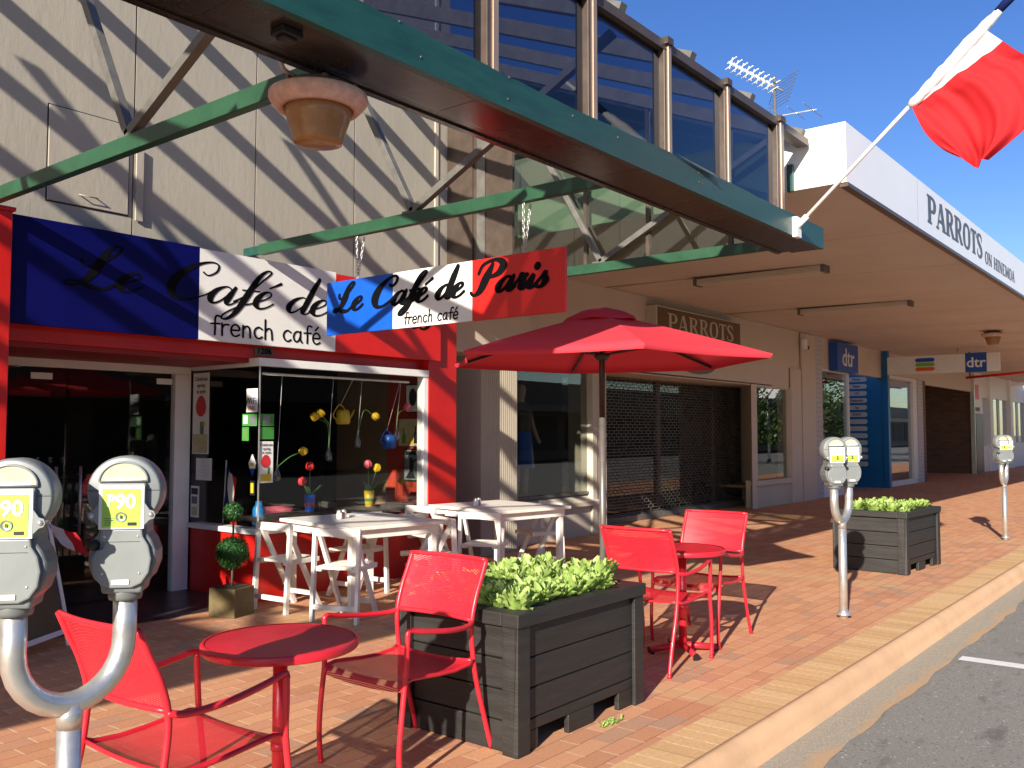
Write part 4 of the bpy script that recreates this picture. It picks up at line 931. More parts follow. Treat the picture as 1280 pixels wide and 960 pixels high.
far = thing('corner_shop', 'pale shop front with small windows at the far end of the arcade', 'building', (42, 7.5, 0))
MB().box(36.75, 7.55, 0, 38.4, 7.8, 3.74).box(38.4, 7.55, 0, 60, 7.8, 1.0).box(38.4, 7.55, 2.85, 60, 7.8, 3.74).box(60, 7.5, 0, 60.2, 12, 3.74).build('wall', 'white', far)
for x in (39.3, 43.4, 47.5, 51.5, 55.5): MB().box(x, 7.45, 0, x + .55, 7.8, 3.74).build('pillar', 'white', far)
for x in (39.85, 43.95, 48.05, 52.05): 
    w_ = MB().box(x, 7.56, 1.0, x + 3.5, 7.60, 1.06).box(x + 1.7, 7.56, 1.06, x + 1.8, 7.6, 2.85).build('window', 'white', far)
    MB().box(x, 7.61, 1.06, x + 3.5, 7.617, 2.85).build('pane', 'glassdark', w_)
MB().box(38.4, 9.2, 0, 60, 9.3, 3.2).build('back_wall', 'interior', far)
MB().box(36.8, 7.46, .02, 38.0, 7.54, 2.2).build('door', 'darkbronze', far)
card('shop_poster', 'pink and white poster above the dark door past the brick recess', 'poster', 'y', 36.9, 2.3, 37.9, 3.4, 'paper', [(37.0, 2.75, 37.8, 3.3, 'tulippink'), (36.9, 2.3, 37.9, 2.45, 'intbrown')], [], 7.55)

# ================================================================== roof aerial
t = thing('roof_aerial', 'tv aerial mast with white yagi standing on the canopy roof', 'aerial', (12.3, 5, 4.06))
MB().tube([(12.3, 5, 4.06), (12.3, 5, 6.62)], .022, 8).build('mast', 'greysteel', t)
b = MB(); p0, p1 = Vector((12.42, 4.93, 6.42)), Vector((11.70, 5.42, 6.74)); b.tube([p0, p1], .016, 6)
d = (p1 - p0).normalized(); s_ = d.cross(Vector((0, 0, 1))).normalized(); up = s_.cross(d)
for i in range(9):
    c = p0 + (p1 - p0) * (.16 + .1 * i)
    for g0 in (-1, 1): b.bar(c - s_ * .12 + up * .05 * g0, c + s_ * .12 + up * .05 * g0, .012, .012); 
    b.bar(c - up * .09, c + up * .09, .012, .012)
b.build('yagi', 'paper', t)
b = MB(); c = p0 + d * .02
for i in range(9): b.bar(c - s_ * .26 + up * (.06 * i - .24) - d * .03, c + s_ * .26 + up * (.06 * i - .24) - d * .03, .006, .006)
b.bar(c - s_ * .25 - up * .24, c - s_ * .25 + up * .24, .006, .006); b.bar(c + s_ * .25 - up * .24, c + s_ * .25 + up * .24, .006, .006); b.build('reflector', 'greysteel', t)
b = MB(); b.bar((12.3, 4.4, 6.0), (12.3, 5.5, 6.05), .014, .014)
for i, L in enumerate((.36, .32, .28, .5, .24)): y = 4.45 + .24 * i; b.bar((12.3 - L, y, 6.0 + .012 * i), (12.3 + L, y, 6.0 + .012 * i), .009, .009)
b.build('long_aerial', 'alu', t)

# ================================================================== flag on the verandah fascia
t = thing('flag_on_pole', 'tricolour flag on slanting white pole fixed to green verandah fascia', 'flag', (7.2, 2.7, 3.14))
fx = 7.0; P0 = Vector((fx, 2.70, 3.136)); D = Vector((0, -.743, .669))
def onp(s): return P0 + D * s
MB().tube([onp(0), onp(2.6)], .015, 10).build('pole', 'white', t)
MB().box(fx - .045, 2.66, 3.07, fx + .045, 2.70, 3.23).tube([onp(.0), onp(.14)], .024, 10).build('bracket', 'white', t)
pts = []; rad = []; rf = random.Random(2)
for i in range(22):
    s_ = 1.20 + (2.02 - 1.20) * i / 21; pts.append(onp(s_) + Vector((rf.uniform(-.005, .005), 0, -.008 + rf.uniform(-.006, .006))))
    rad.append((.030 + .014 * sin(pi * i / 21) + rf.uniform(-.004, .004)) if i < 18 else .032 - .002 * (i - 18) + rf.uniform(0, .006))
MB().tube(pts, rad, 12).build('white_wrap', 'flagwhite', t)
MB().tube([onp(2.0), onp(2.15), onp(2.45)], [.028, .034, .028], 10).build('blue_wrap', 'flagnavy', t)
lft = sm([(1.800, 3.950), (1.765, 3.86), (1.688, 3.686), (1.582, 3.558), (1.478, 3.485)], 6)
rgt = sm([(1.310, 4.390), (1.10, 4.17), (1.032, 4.10), (.966, 3.87), (1.044, 3.664), (1.16, 3.548), (1.297, 3.434)], 4)
K = 40
def at_(c, f): f *= len(c) - 1; i = min(int(f), len(c) - 2); q = f - i; return Vector((c[i][0] + (c[i + 1][0] - c[i][0]) * q, c[i][1] + (c[i + 1][1] - c[i][1]) * q))
A_, B_, C_, E_ = Vector(lft[0]), Vector(rgt[0]), Vector(lft[-1]), Vector(rgt[-1])
grid = []
for i in range(K + 1):
    u_ = i / K
    for j in range(K + 1):
        v_ = j / K
        p = at_(lft, v_) * (1 - u_) + at_(rgt, v_) * u_
        tp = A_ + (B_ - A_) * u_; bt = C_ + (E_ - C_) * u_ + Vector((0, -.045 * sin(pi * u_)))
        p = p + (tp * (1 - v_) + bt * v_) - ((A_ * (1 - u_) + B_ * u_) * (1 - v_) + (C_ * (1 - u_) + E_ * u_) * v_)
        dx = .06 * sin(u_ * 10 - v_ * 3.5) * (.25 + v_) + .022 * sin(u_ * 23 - v_ * 9 + sin(v_ * 4)) * (1.2 - v_) + .02 * sin(v_ * 11 - u_ * 6) * v_ + .008 * sin(u_ * 47 - v_ * 13)
        grid.append((fx + dx * min(1, v_ * 4 + .1), p.x, p.y))
def sub(j0, j1): return [(i * (K + 1) + j, i * (K + 1) + j + 1, (i + 1) * (K + 1) + j + 1, (i + 1) * (K + 1) + j) for i in range(K) for j in range(j0, j1)]
f_w = sub(0, 4)
f_r = sub(4, K)
MB().add(grid, f_r, True).build('red_band', 'flagred', t)
MB().add(grid, f_w, True).build('white_band', 'flagwhite', t)
# ================================================================== parking meters
def meter_proto(label, kind):
    t = thing('parking_meter', label, 'parking meter', (0, 0, 0), 'twin parking meters along the kerb')
    b = MB().tube([(0, 0, -.12), (0, 0, .76)], .033, 16)
    b.lathe([(.06, .001), (.06, .006), (.036, .03), (.033, .05)], (0, 0, 0), 16); b.build('pole', 'alu', t)
    arc = [(-.155, 0, 1.07), (-.155, 0, .93)] + [(-.155 * cos(a), 0, .925 - .16 * sin(a)) for a in [pi * k / 14 for k in range(15)]] + [(.155, 0, .93), (.155, 0, 1.07)]
    MB().tube(arc, .033, 16).tube([(0, 0, .70), (0, 0, .765)], .0345, 16).build('yoke', 'alu', t)
    R = Matrix.Rotation(radians(-41), 4, 'Z')
    for sx in (-.155, .155):
        tf = Matrix.Translation((sx, 0, 1.055)) @ R
        hd = bpy.data.objects.new('head', None)
        body = [(-.055, .0), (.055, .0), (.06, .028), (.078, .045), (.092, .085), (.092, .12), (.08, .152), (.066, .172), (.064, .20), (-.064, .20), (-.066, .172), (-.078, .158), (-.092, .12), (-.092, .085), (-.078, .045), (-.06, .028)]
        h_ = MB().prism(body, (0, .055, 0), (1, 0, 0), (0, 0, 1), (0, -.105, 0)).build('head', 'metergrey', t, bevel=.01, tf=tf, seg=3)
        MB().lathe([(.045, -.01), (.048, .0), (.048, .03), (.04, .04)], (0, 0, -.012), 16).build('collar', 'metergrey', h_, tf=tf)
        fr = [(-.056, .03), (-.03, .018), (.03, .018), (.056, .03), (.076, .06), (.082, .10), (.074, .138), (.058, .165), (.055, .186), (-.055, .186), (-.058, .168), (-.058, .155), (-.046, .146), (-.05, .13), (-.068, .126), (-.082, .10), (-.076, .06)]
        MB().prism(fr, (0, -.048, 0), (1, 0, 0), (0, 0, 1), (0, -.017, 0)).build('coin_door', 'meterlight', h_, bevel=.005, tf=tf)
        MB().box(-.064, -.062, .185, .064, .05, .318).build('mechanism_box', 'metergrey', h_, bevel=.006, tf=tf)
        dome = [(.10, -.045), (.104, -.03), (.104, .03), (.10, .045)]
        MB().lathe([(.0001, -.047)] + [(.096, -.047)] + dome + [(.096, .047), (.0001, .047)], (0, .0, .292), 36, 'Y', False).build('dome', 'meterlight', h_, tf=tf)
        hw = [(.066 * cos(a), .004 + .056 * sin(a)) for a in [pi * k / 16 for k in range(17)]]
        MB().prism(hw, (0, -.044, .318), (1, 0, 0), (0, 0, 1), (0, -.008, 0)).build('display_window', 'meterwin', h_, tf=tf)
        rim = MB(); rim.tube([(x, -.053, .318 + z) for x, z in hw] + [(hw[0][0], -.053, .318 + hw[0][1])], .0035, 6); rim.build('window_rim', 'meterlight', h_, tf=tf)
        MB().box(-.104, -.0478, .2945, .104, -.0465, .2965).build('seam', 'black', h_, tf=tf)
        MB().box(.038, -.0632, .1935, .041, -.0622, .183).box(-.05, -.0666, .1495, .05, -.0655, .1505).build('coin_slot', 'black', h_, tf=tf)
        for q in ((-.05, .06), (.05, .06), (-.045, .165), (.045, .165)): MB().lathe([(.0001, -.0015), (.0035, -.001), (.004, .001)], (q[0], -.0655, q[1]), 8, 'Y', False).build('screw', 'alu', h_, tf=tf)
        MB().box(-.05, -.0525, .320, .05, -.0515, .333).build('dial_strip', 'paper', h_, tf=tf)
        MB().tube([(-.104, 0, .296), (.104, 0, .296)], .0015, 4).build('seam', 'black', h_, tf=tf)
        MB().box(-.062, -.072, .186, .062, -.0625, .312).build('rate_plate', 'paper', h_, bevel=.003, tf=tf)
        MB().box(-.052, -.0738, .192 if kind == 'P90' else .194, .052, -.0722, .302 if kind == 'P90' else .245).build('rate_label', 'lime', h_, tf=tf)
        b = MB()
        if kind == 'P90':
            text_mb(b, 'P', .044, (-.028, -.0752, .268), (1, 0, 0), (0, 0, 1), .001, .0015); text_mb(b, '90', .056, (.012, -.0752, .264), (1, 0, 0), (0, 0, 1), .001, .0015)
            b.build('lettering', 'paper', h_, tf=tf)
        else:
            text_mb(b, kind, .036, (0, -.0752, .226), (1, 0, 0), (0, 0, 1), .001, .002); b.build('lettering', 'black', h_, tf=tf)
        if kind == 'P90':
            b = MB()
            for k in range(4): b.box(-.045, -.0748, .199 + .006 * k, -.02 + .004 * (k % 2), -.074, .2005 + .006 * k)
            b.build('small_print', 'stem', h_, tf=tf)
            MB().box(.018, -.0755, .197, .042, -.074, .206).build('maker_label', 'black', h_, tf=tf)
            MB().lathe([(.0001, .004), (.008, .004), (.012, .002), (.0145, 0.)], (0, -.0735, .222), 16, 'Y', False).build('lock', 'alu', h_, tf=tf @ Matrix.Translation((0, -.004, 0)))
            MB().box(-.0015, -.0795, .217, .0015, -.0775, .227).build('keyhole', 'black', h_, tf=tf)
        for s_ in (-1, 1):
            MB().prism([(s_ * .055, .195), (s_ * .062, .197), (s_ * .076, .212), (s_ * .088, .216), (s_ * .092, .226), (s_ * .088, .237), (s_ * .076, .241), (s_ * .062, .262), (s_ * .055, .265)][::s_], (0, -.064, 0), (1, 0, 0), (0, 0, 1), (0, -.006, 0)).build('lug', 'meterlight', h_, tf=tf)
            MB().lathe([(.0001, .0), (.006, .001), (.008, .005)], (s_ * .08, -.076, .227), 8, 'Y', False).tube([(s_ * .08, -.06, .227), (s_ * .08, .02, .227)], .0045, 6).build('bolt', 'alu', h_, tf=tf)
        MB().box(-.024, -.0685, .028, .024, -.0648, .042).build('number_tag', 'paper', h_, bevel=.002, tf=tf)
        MB().lathe([(.0001, -.012), (.016, -.01), (.018, .01)], (-.076, -.045, .14), 12, 'Y', False).build('coin_knob', 'black', h_, tf=tf)
        bpy.data.objects.remove(hd)
    return t
pm = meter_proto('large twin parking meter at the left edge, in front of red chair', 'P90')
pm.location = (1.185, 2.458, .061); pm.scale = (.96, .96, .96)
pm2 = meter_proto('twin parking meter with number labels beside the farther planter box', '2')
pm2.location = (7.54, 2.55, .03); pm2.rotation_euler = (0, 0, radians(-3))
dup(pm2, (14.39, 2.58, .03), radians(-1), 'farthest twin parking meter, alone on sunlit paving near the kerb')

# ================================================================== red metal furniture
def chair_proto():
    t = thing('red_chair', '', 'chair', (0, 0, 0), 'red metal armchairs around the small round tables')
    r = .0125
    def backx(z): return -.23 - .105 * ((z - .63) / .27) ** 1.2 if z > .63 else -.23
    for s in (-1, 1):
        y = .245 * s
        rear = sm([(-.375, y * 1.02, 0), (-.325, y, .16), (-.26, y, .36), (-.232, y, .52), (-.23, y, .63), (-.262, y, .74), (-.30, y, .82), (-.338, y, .905)], 4)
        MB().tube(rear, r, 9).lathe([(.0135, 0), (.0145, .012), (.0125, .02)], (-.375, y * 1.02, 0), 9).build('leg', 'chairred', t)
        front = sm([(.225, y * 1.1, .655), (.228, y * 1.09, .56), (.232, y * 1.06, .44), (.252, y * 1.06, .28), (.262, y * 1.05, .14), (.25, y * 1.05, 0)], 4)
        MB().tube(front, r, 9).lathe([(.0135, 0), (.0145, .012), (.0125, .02)], (.25, y * 1.05, 0), 9).build('leg', 'chairred', t)
        MB().tube(sm([(-.232, y, .625), (-.17, y * 1.1, .615), (-.02, y * 1.17, .625), (.14, y * 1.14, .648), (.215, y * 1.1, .662), (.228, y * 1.1, .64)], 5), r, 9).build('armrest', 'chairred', t)
    n, k = 10, 8
    vs = []
    for i in range(n + 1):
        z = .632 + .268 * i / n
        for j in range(k + 1):
            q = -1 + 2 * j / k; vs.append((backx(z) - .03 * (1 - q * q), .238 * q, z))
    fs = [(i * (k + 1) + j, i * (k + 1) + j + 1, (i + 1) * (k + 1) + j + 1, (i + 1) * (k + 1) + j) for i in range(n) for j in range(k)]
    bk = MB().add(vs, fs, True).build('backrest', 'chairmesh', t)
    for z in (.632, .902): MB().tube([(backx(min(z, .9)) - .03 * (1 - q * q), .245 * q, z) for q in [-1 + .2 * i for i in range(11)]], .011, 8).build('rail', 'chairred', bk)
    vs = []
    prof = [(-.235, .445), (-.2, .432), (-.1, .425), (0, .43), (.1, .44), (.18, .447), (.215, .44), (.235, .42), (.24, .40)]
    for x, z in prof:
        for j in range(k + 1):
            q = -1 + 2 * j / k; vs.append((x, .25 * q, z - .014 * (1 - q * q)))
    fs = [(i * (k + 1) + j, i * (k + 1) + j + 1, (i + 1) * (k + 1) + j + 1, (i + 1) * (k + 1) + j) for i in range(len(prof) - 1) for j in range(k)]
    st = MB().add(vs, fs, True).build('seat', 'chairmesh', t)
    rl = MB()
    for s in (-1, 1): rl.tube([(x, .25 * s, z) for x, z in prof], .010, 8)
    rl.tube([(-.235, .25 * (-1 + .2 * i), .445 - .014 * (1 - (-1 + .2 * i) ** 2)) for i in range(11)], .008, 6)
    rl.build('seat_frame', 'chairred', st)
    return t
ch = chair_proto()
def put(o, x, y, rz, label): o.location = (x, y, 0); o.rotation_euler = (0, 0, rz); o['label'] = label
put(ch, 1.83, 2.94, radians(2), 'red mesh armchair seen from behind the big parking meter')
dup(ch, (3.03, 3.09, 0), radians(180 + 1), 'red mesh armchair with its back against the large black planter end')
dup(ch, (5.40, 3.05, 0), radians(3), 'red mesh armchair just past the planter corner, seen from behind')
dup(ch, (6.15, 3.14, 0), radians(183), 'red mesh armchair farthest along, on far side of second round table')
def table_proto():
    t = thing('round_table', '', 'table', (0, 0, 0), 'small round red metal tables')
    MB().lathe([(.0001, .704), (.275, .704)] + [(.285, .706), (.285, .716), (.275, .718), (.0001, .718)], (0, 0, 0), 48, cap=False).build('tabletop', 'chairmesh', t)
    MB().lathe([(.284, .686), (.294, .686), (.298, .690), (.298, .714), (.294, .719), (.284, .720)], (0, 0, 0), 48, cap=False).build('rim', 'chairred', t)
    b = MB().tube([(0, 0, .03), (0, 0, .70)], .028, 14).lathe([(.034, .30), (.034, .33)], (0, 0, 0), 14); b.bar((-.25, 0, .69), (.25, 0, .69), .03, .02).bar((0, -.25, .688), (0, .25, .688), .03, .02)
    b.build('column', 'chairred', t)
    for i in range(4):
        a = i * pi / 2 + .55; d = Vector((cos(a), sin(a), 0))
        f = MB().tube([d * .02 + Vector((0, 0, .055)), d * .24 + Vector((0, 0, .03))], .021, 10).build('foot', 'chairred', t)
        MB().tube([d * .24 + Vector((0, 0, .03)), d * .252 + Vector((0, 0, .028))], .022, 10).lathe([(.014, 0), (.014, .02)], d * .22, 8).build('end_cap', 'black', f)
    return t
tb = table_proto(); tb.location = (2.22, 2.92, 0); tb['label'] = 'round red table in the foreground, half shaded, between two armchairs'
dup(tb, (5.69, 3.03, 0), .3, 'round red table beyond the large planter, under parasol edge')

# ================================================================== planters
def planter_proto():
    t = thing('planter_box', '', 'planter', (0, 0, 0), 'charcoal timber planter boxes on the footpath')
    X, Y, Hh = .575, .40, .665
    for sx in (-1, 1):
        for sy in (-1, 1):
            b = MB(); x, y = sx * X, sy * Y
            b.box(min(x, x - sx * .095), min(y, y - sy * .022), .0, max(x, x - sx * .095), max(y, y - sy * .022), .60)
            b.box(min(x, x - sx * .022), min(y - sy * .022, y - sy * .095), .0, max(x, x - sx * .022), max(y - sy * .022, y - sy * .095), .60)
            b.build('corner_post', 'charcoal', t, bevel=.004)
    hs_ = [.0, .15, .295, .44, .595]
    for s in (-1, 1):
        b = MB(); y0, y1 = sorted((s * (Y - .024), s * (Y - .055)))
        for i in range(4):
            z0, z1 = hs_[i] + .003, hs_[i + 1] - .003
            if i == 0:
                b.box(-X + .03, y0, .095, X - .03, y1, z1)
                for a, c in ((-X + .03, -.385), (-.13, .10), (.345, X - .03)): b.box(a, y0, .0, c, y1, .0945)
            else: b.box(-X + .03, y0, z0, X - .03, y1, z1)
        b.build('side_boards', 'charcoal', t, bevel=.006)
        b = MB(); x0, x1 = sorted((s * (X - .024), s * (X - .055)))
        for i in range(4): b.box(x0, -Y + .056, hs_[i] + .003, x1, Y - .056, hs_[i + 1] - .003)
        b.build('side_boards', 'charcoal', t, bevel=.006)
    b = MB()
    for s in (-1, 1):
        y0, y1 = sorted((s * (Y + .012), s * (Y - .09))); b.box(-X - .012, y0, .60, X + .012, y1, Hh)
        x0, x1 = sorted((s * (X + .012), s * (X - .09))); b.box(x0, -Y + .0905, .60, x1, Y - .0905, Hh)
    b.build('rim', 'charcoal', t, bevel=.006)
    MB().box(-X + .06, -Y + .06, .5, X - .06, Y - .06, .605).build('soil', 'soil', t)
    return t
pl = planter_proto(); pl.location = (3.945, 3.055, 0); pl['label'] = 'large charcoal planter of lettuces in the foreground beside red chairs'
dup(pl, (10.76, 3.13, 0), radians(-3), 'charcoal planter farther along behind the second parking meter')
def lettuce_proto(seed, n, L, W_):
    rr = random.Random(seed); b = MB()
    for i in range(n):
        a = i * 2.4 + rr.uniform(-.3, .3); k = i / n; el = radians(84 - 44 * k) + rr.uniform(-.12, .12); l = L * rr.uniform(.8, 1.15) * (.75 + .35 * k); w = W_ * rr.uniform(.8, 1.2)
        base = Vector((cos(a) * .008, sin(a) * .008, 0)); vs = []; s_ = Vector((-sin(a), cos(a), 0)); tw = rr.uniform(-.3, .3)
        p = base.copy(); N = 7
        for j in range(N + 1):
            t_ = j / N; e = el - t_ * rr.uniform(.3, .7) * (0.3 + k) * t_
            d = Vector((cos(a) * cos(e), sin(a) * cos(e), sin(e)))
            if j: p = p + d * l / N
            hw = w * (.22 + .9 * sin(pi * min(t_ * .9, 1)) ** 1.1 if t_ < .95 else .38) * (1 if t_ else .6)
            up = s_.cross(d); cup = .35 * hw
            for q in (-1, -.5, 0, .5, 1): vs.append(p + (s_ + up * tw * .4) * hw * q + up * -cup * (q * q) * (1.0) + up * .004 * sin(q * 7 + j * 2 + i))
        b.add(vs, [(j * 5 + q, j * 5 + q + 1, (j + 1) * 5 + q + 1, (j + 1) * 5 + q) for j in range(N) for q in range(4)], True)
    return b
LL = 'bright green lettuce plant crowded in the large charcoal planter'
LL2 = 'small green lettuce plant crowded in the farther charcoal planter'
protos = [tag(lettuce_proto(11 + i, 30, .10, .0185).build('lettuce_plant', 'lettuce'), LL, 'plant', 'lettuce plants in the large planter') for i in range(3)]
rr = random.Random(4); used = 0
def place(o, x, y, z, s, lab, grp):
    global used
    o.location = (x, y, z); o.rotation_euler = (rr.uniform(-.2, .2), rr.uniform(-.2, .2), rr.uniform(0, 6.28)); o.scale = (s, s, s * rr.uniform(1.25, 1.6)); o['label'] = lab; o['group'] = grp
for i in range(8):
    for j in range(6):
        x = 3.945 + (-.42 + .12 * i) + rr.uniform(-.025, .025); y = 3.055 + (-.255 + .102 * j) + rr.uniform(-.025, .025)
        if used < 3: o = protos[used]
        else: o = protos[used % 3].copy(); COL.objects.link(o)
        used += 1
        place(o, x, y, .60, rr.uniform(1.1, 1.45) * (1.12 if i > 4 else 1), LL, 'lettuce plants in the large planter')
for i in range(8):
    for j in range(6):
        o = protos[(i + j) % 3].copy(); COL.objects.link(o)
        place(o, 10.76 - .44 + .125 * i + rr.uniform(-.03, .03), 3.13 - .27 + .108 * j + rr.uniform(-.03, .03), .595, rr.uniform(.9, 1.3), LL2, 'lettuce plants in the farther planter')
b = MB()
for i in range(60):
    a = rr.uniform(0, 6.28); leafblade(b, (4.08 + rr.gauss(0, .05), 2.60 + rr.gauss(0, .012), .0), (cos(a), sin(a), rr.uniform(.4, 1.4)), .035, .004)
tag(b.build('grass_tuft', 'lettuce'), 'small grass tuft growing in paving joint below the large planter', 'grass tuft')

# ================================================================== parasol
t = thing('parasol', 'red six sided parasol standing over the second round table', 'parasol', (5.78, 3.74, 0))
ax, ay, rz_, ze, za = 5.78, 3.74, 1.26, 2.07, 2.43
cor = [(ax + rz_ * cos(radians(105 + 60 * k)), ay + rz_ * sin(radians(105 + 60 * k))) for k in range(6)]
for k in range(6):
    p, q = cor[k], cor[(k + 1) % 6]; b = MB(); N = 8; vs = []
    for i in range(N + 1):
        f = i / N
        for j in range(N + 1):
            g = j / N; x = p[0] + (q[0] - p[0]) * g; y = p[1] + (q[1] - p[1]) * g; e = 1 - .045 * sin(pi * g) * f
            z = za + (ze - za) * f - .05 * sin(pi * f) * 0 + .018 * sin(pi * g) * f * 0 - .028 * sin(pi * g) * f * (1.2 - f) + .03 * f * (1 - f)
            vs.append((ax + (x - ax) * f * e, ay + (y - ay) * f * e, z))
    b.add(vs, [(i * (N + 1) + j, i * (N + 1) + j + 1, (i + 1) * (N + 1) + j + 1, (i + 1) * (N + 1) + j) for i in range(N) for j in range(N)], True)
    b.add([(v[0], v[1], v[2]) for v in vs[-N - 1:]] + [(ax + (v[0] - ax) * .985, ay + (v[1] - ay) * .985, v[2] - .03) for v in vs[-N - 1:]], [(j, j + 1, j + N + 2, j + N + 1) for j in range(N)], True)
    b.build('canopy_panel', 'canvas', t)
    r_ = MB().bar((ax, ay, za - .05), (p[0] * .97 + ax * .03, p[1] * .97 + ay * .03, ze - .008), .018, .022).build('rib', 'darkpole', t)
    m = ((p[0] + ax) / 2, (p[1] + ay) / 2, (za + ze) / 2 - .03)
    MB().bar((ax, ay, 2.10), m, .012, .014).build('strut', 'darkpole', r_)
b = MB(); N = 18; vs = []
for i, (r, z) in enumerate(((.27, -.066), (.272, -.055), (.25, -.03), (.18, .005), (.09, .03), (.0001, .034))):
    for k in range(N): a = 2 * pi * k / N; w_ = 1 + .06 * sin(3 * a + 1) + .04 * sin(7 * a); vs.append((ax + r * w_ * cos(a), ay + r * w_ * sin(a), za - .012 + z * (1 + .10 * sin(5 * a)) + .006 * cos(a + 2.5)))
b.add(vs, [(i * N + k, i * N + (k + 1) % N, (i + 1) * N + (k + 1) % N, (i + 1) * N + k) for i in range(5) for k in range(N)], True); b.build('vent_cap', 'canvas', t)
MB().tube([(ax, ay, 1.62), (ax, ay, za)], .023, 12).lathe([(.04, 2.06), (.06, 2.09), (.06, 2.11), (.03, 2.12)], (ax, ay, 0), 12).build('upper_pole', 'darkpole', t)
MB().tube([(ax, ay, .03), (ax, ay, 1.63)], .026, 12).build('pole', 'greypole', t)
MB().lathe([(.24, .001), (.24, .04), (.05, .07), (.04, .25), (.03, .25)], (ax, ay, 0), 24).build('base', 'black', t)

# ================================================================== white folding chairs and tables
def fold_proto():
    t = thing('folding_chair', '', 'chair', (0, 0, 0), 'white folding chairs at the white tables')
    w = .2; Zb = .735
    for s in (-1, 1):
        y = w * s
        MB().bar((-.02, y, 0), (.02, y, Zb), .03, .042, (1, 0, 0)).build('rear_leg', 'offwhite', t, bevel=.004)
        MB().bar((.40, y * .80, 0), (.03, y * .80, Zb - .05), .03, .042, (1, 0, 0)).build('front_leg', 'offwhite', t, bevel=.004)
    MB().box(.0, -w - .012, Zb - .055, .034, w + .012, Zb + .012).build('top_rail', 'offwhite', t, bevel=.008)
    b = MB()
    for i in range(4): b.box(-.01 + .095 * i, -w * .76, .42, .075 + .095 * i, w * .76, .445)
    b.box(.0, -w + .018, .40, .37, -w * .80 + .03, .44).box(.0, w * .80 - .03, .40, .37, w - .018, .44)
    b.build('seat', 'offwhite', t, bevel=.004)
    MB().box(-.03, -w + .015, .10, -.005, w - .015, .14).build('stretcher', 'offwhite', t, bevel=.003)
    MB().box(.335, -w * .8 + .015, .10, .36, w * .8 - .015, .14).build('stretcher', 'offwhite', t, bevel=.003)
    return t
fc = fold_proto()
put(fc, 4.79, 6.43, radians(4), 'white folding chair beside the topiary, nearest the cafe door')
for x, y, a, lb in ((4.83, 5.66, 20, 'white folding chair in front of the nearer white table'),
                    (6.12, 5.66, 158, 'white folding chair on right side of nearer white table, behind red chair'),
                    (5.98, 6.52, 188, 'white folding chair tucked in by window behind nearer white table'),
                    (6.84, 6.70, 0, 'white folding chair between the two white tables by red post'),
                    (6.66, 5.72, 22, 'white folding chair in front of the farther white table'),
                    (8.20, 5.98, 160, 'white folding chair at the far right end of white tables')):
    dup(fc, (x, y, 0), radians(a), lb)
def wtable_proto():
    t = thing('white_table', '', 'table', (0, 0, 0), 'white painted cafe tables')
    MB().box(-.5, -.58, .715, .5, .58, .745).build('tabletop', 'offwhite', t, bevel=.005)
    MB().box(-.45, -.53, .64, .45, -.505, .714).box(-.45, .505, .64, .45, .53, .714).box(-.45, -.504, .64, -.425, .504, .714).box(.425, -.504, .64, .45, .504, .714).build('apron', 'offwhite', t)
    for x in (-.44, .385):
        for y in (-.52, .465): MB().box(x, y, 0, x + .055, y + .055, .64).build('leg', 'offwhite', t, bevel=.004)
    return t
wt = wtable_proto(); wt.location = (5.52, 6.12, 0); wt.rotation_euler = (0, 0, radians(-9)); wt['label'] = 'white square table standing against the cafe window'
dup(wt, (7.46, 6.13, 0), radians(-9), 'white square table in front of ribbed cream pillar')
def cruet(x, y, label):
    t = thing('cruet_set', label, 'cruet', (x, y, .745))
    for dx, m in ((-.035, 'paper'), (.035, 'terracotta')):
        s_ = MB().lathe([(.026, 0), (.028, .005), (.024, .055)], (x + dx, y + dx * .3, .745), 12).build('shaker', m, t)
        MB().lathe([(.024, .055), (.025, .06), (.02, .078), (.006, .082)], (x + dx, y + dx * .3, .745), 12).build('cap', 'alu', s_)
cruet(5.42, 6.28, 'salt and pepper shakers on the nearer white table'); cruet(7.28, 6.28, 'salt and pepper shakers on the farther white table')
tag(MB().prism([(-.16, -.09), (.16, -.1), (.17, .09), (-.15, .1)], (5.72, 6.42, .747), (1, .1, 0), (-.1, 1, 0), (0, 0, .012)).build('menu_card', 'paper', None, bevel=.003), 'white menu lying flat on the nearer white table', 'menu')

# ================================================================== topiary, A-frame
def leafball(b, c, r, n, L, seed):
    q = random.Random(seed)
    for i in range(n):
        z = q.uniform(-1, 1); a = q.uniform(0, 6.283); s_ = sqrt(1 - z * z); d = Vector((s_ * cos(a), s_ * sin(a), z)); p = Vector(c) + d * r * q.uniform(.82, 1.04)
        nrm = (d + Vector((q.uniform(-1, 1), q.uniform(-1, 1), q.uniform(-1, 1))) * .8).normalized(); t1 = nrm.orthogonal().normalized(); t1 = Matrix.Rotation(q.uniform(0, 6.28), 3, nrm) @ t1; t2 = nrm.cross(t1)
        l = L * q.uniform(.7, 1.3); b.add([p - t1 * l, p + t2 * l * .45, p + t1 * l, p - t2 * l * .45], [(0, 1, 2, 3)])
    b.ball(c, r * .85, 14, 10)
t = thing('topiary', 'double ball topiary in square timber pot by red riser', 'plant', (4.50, 6.58, 0))
b = MB(); leafball(b, (4.50, 6.58, .515), .135, 2200, .012, 1); b.build('foliage', 'topiary', t)
b = MB(); leafball(b, (4.50, 6.58, .85), .085, 1000, .011, 2); b.build('foliage', 'topiary', t)
MB().tube([(4.50, 6.58, .2), (4.505, 6.58, .86)], .009, 8).build('stem', 'bark', t)
MB().prism([(-.13, -.13), (.13, -.13), (.13, .13), (-.13, .13)], (4.50, 6.58, 0), (.95, .3, 0), (-.3, .95, 0), (0, 0, .235)).build('pot', 'gold', t, bevel=.008)
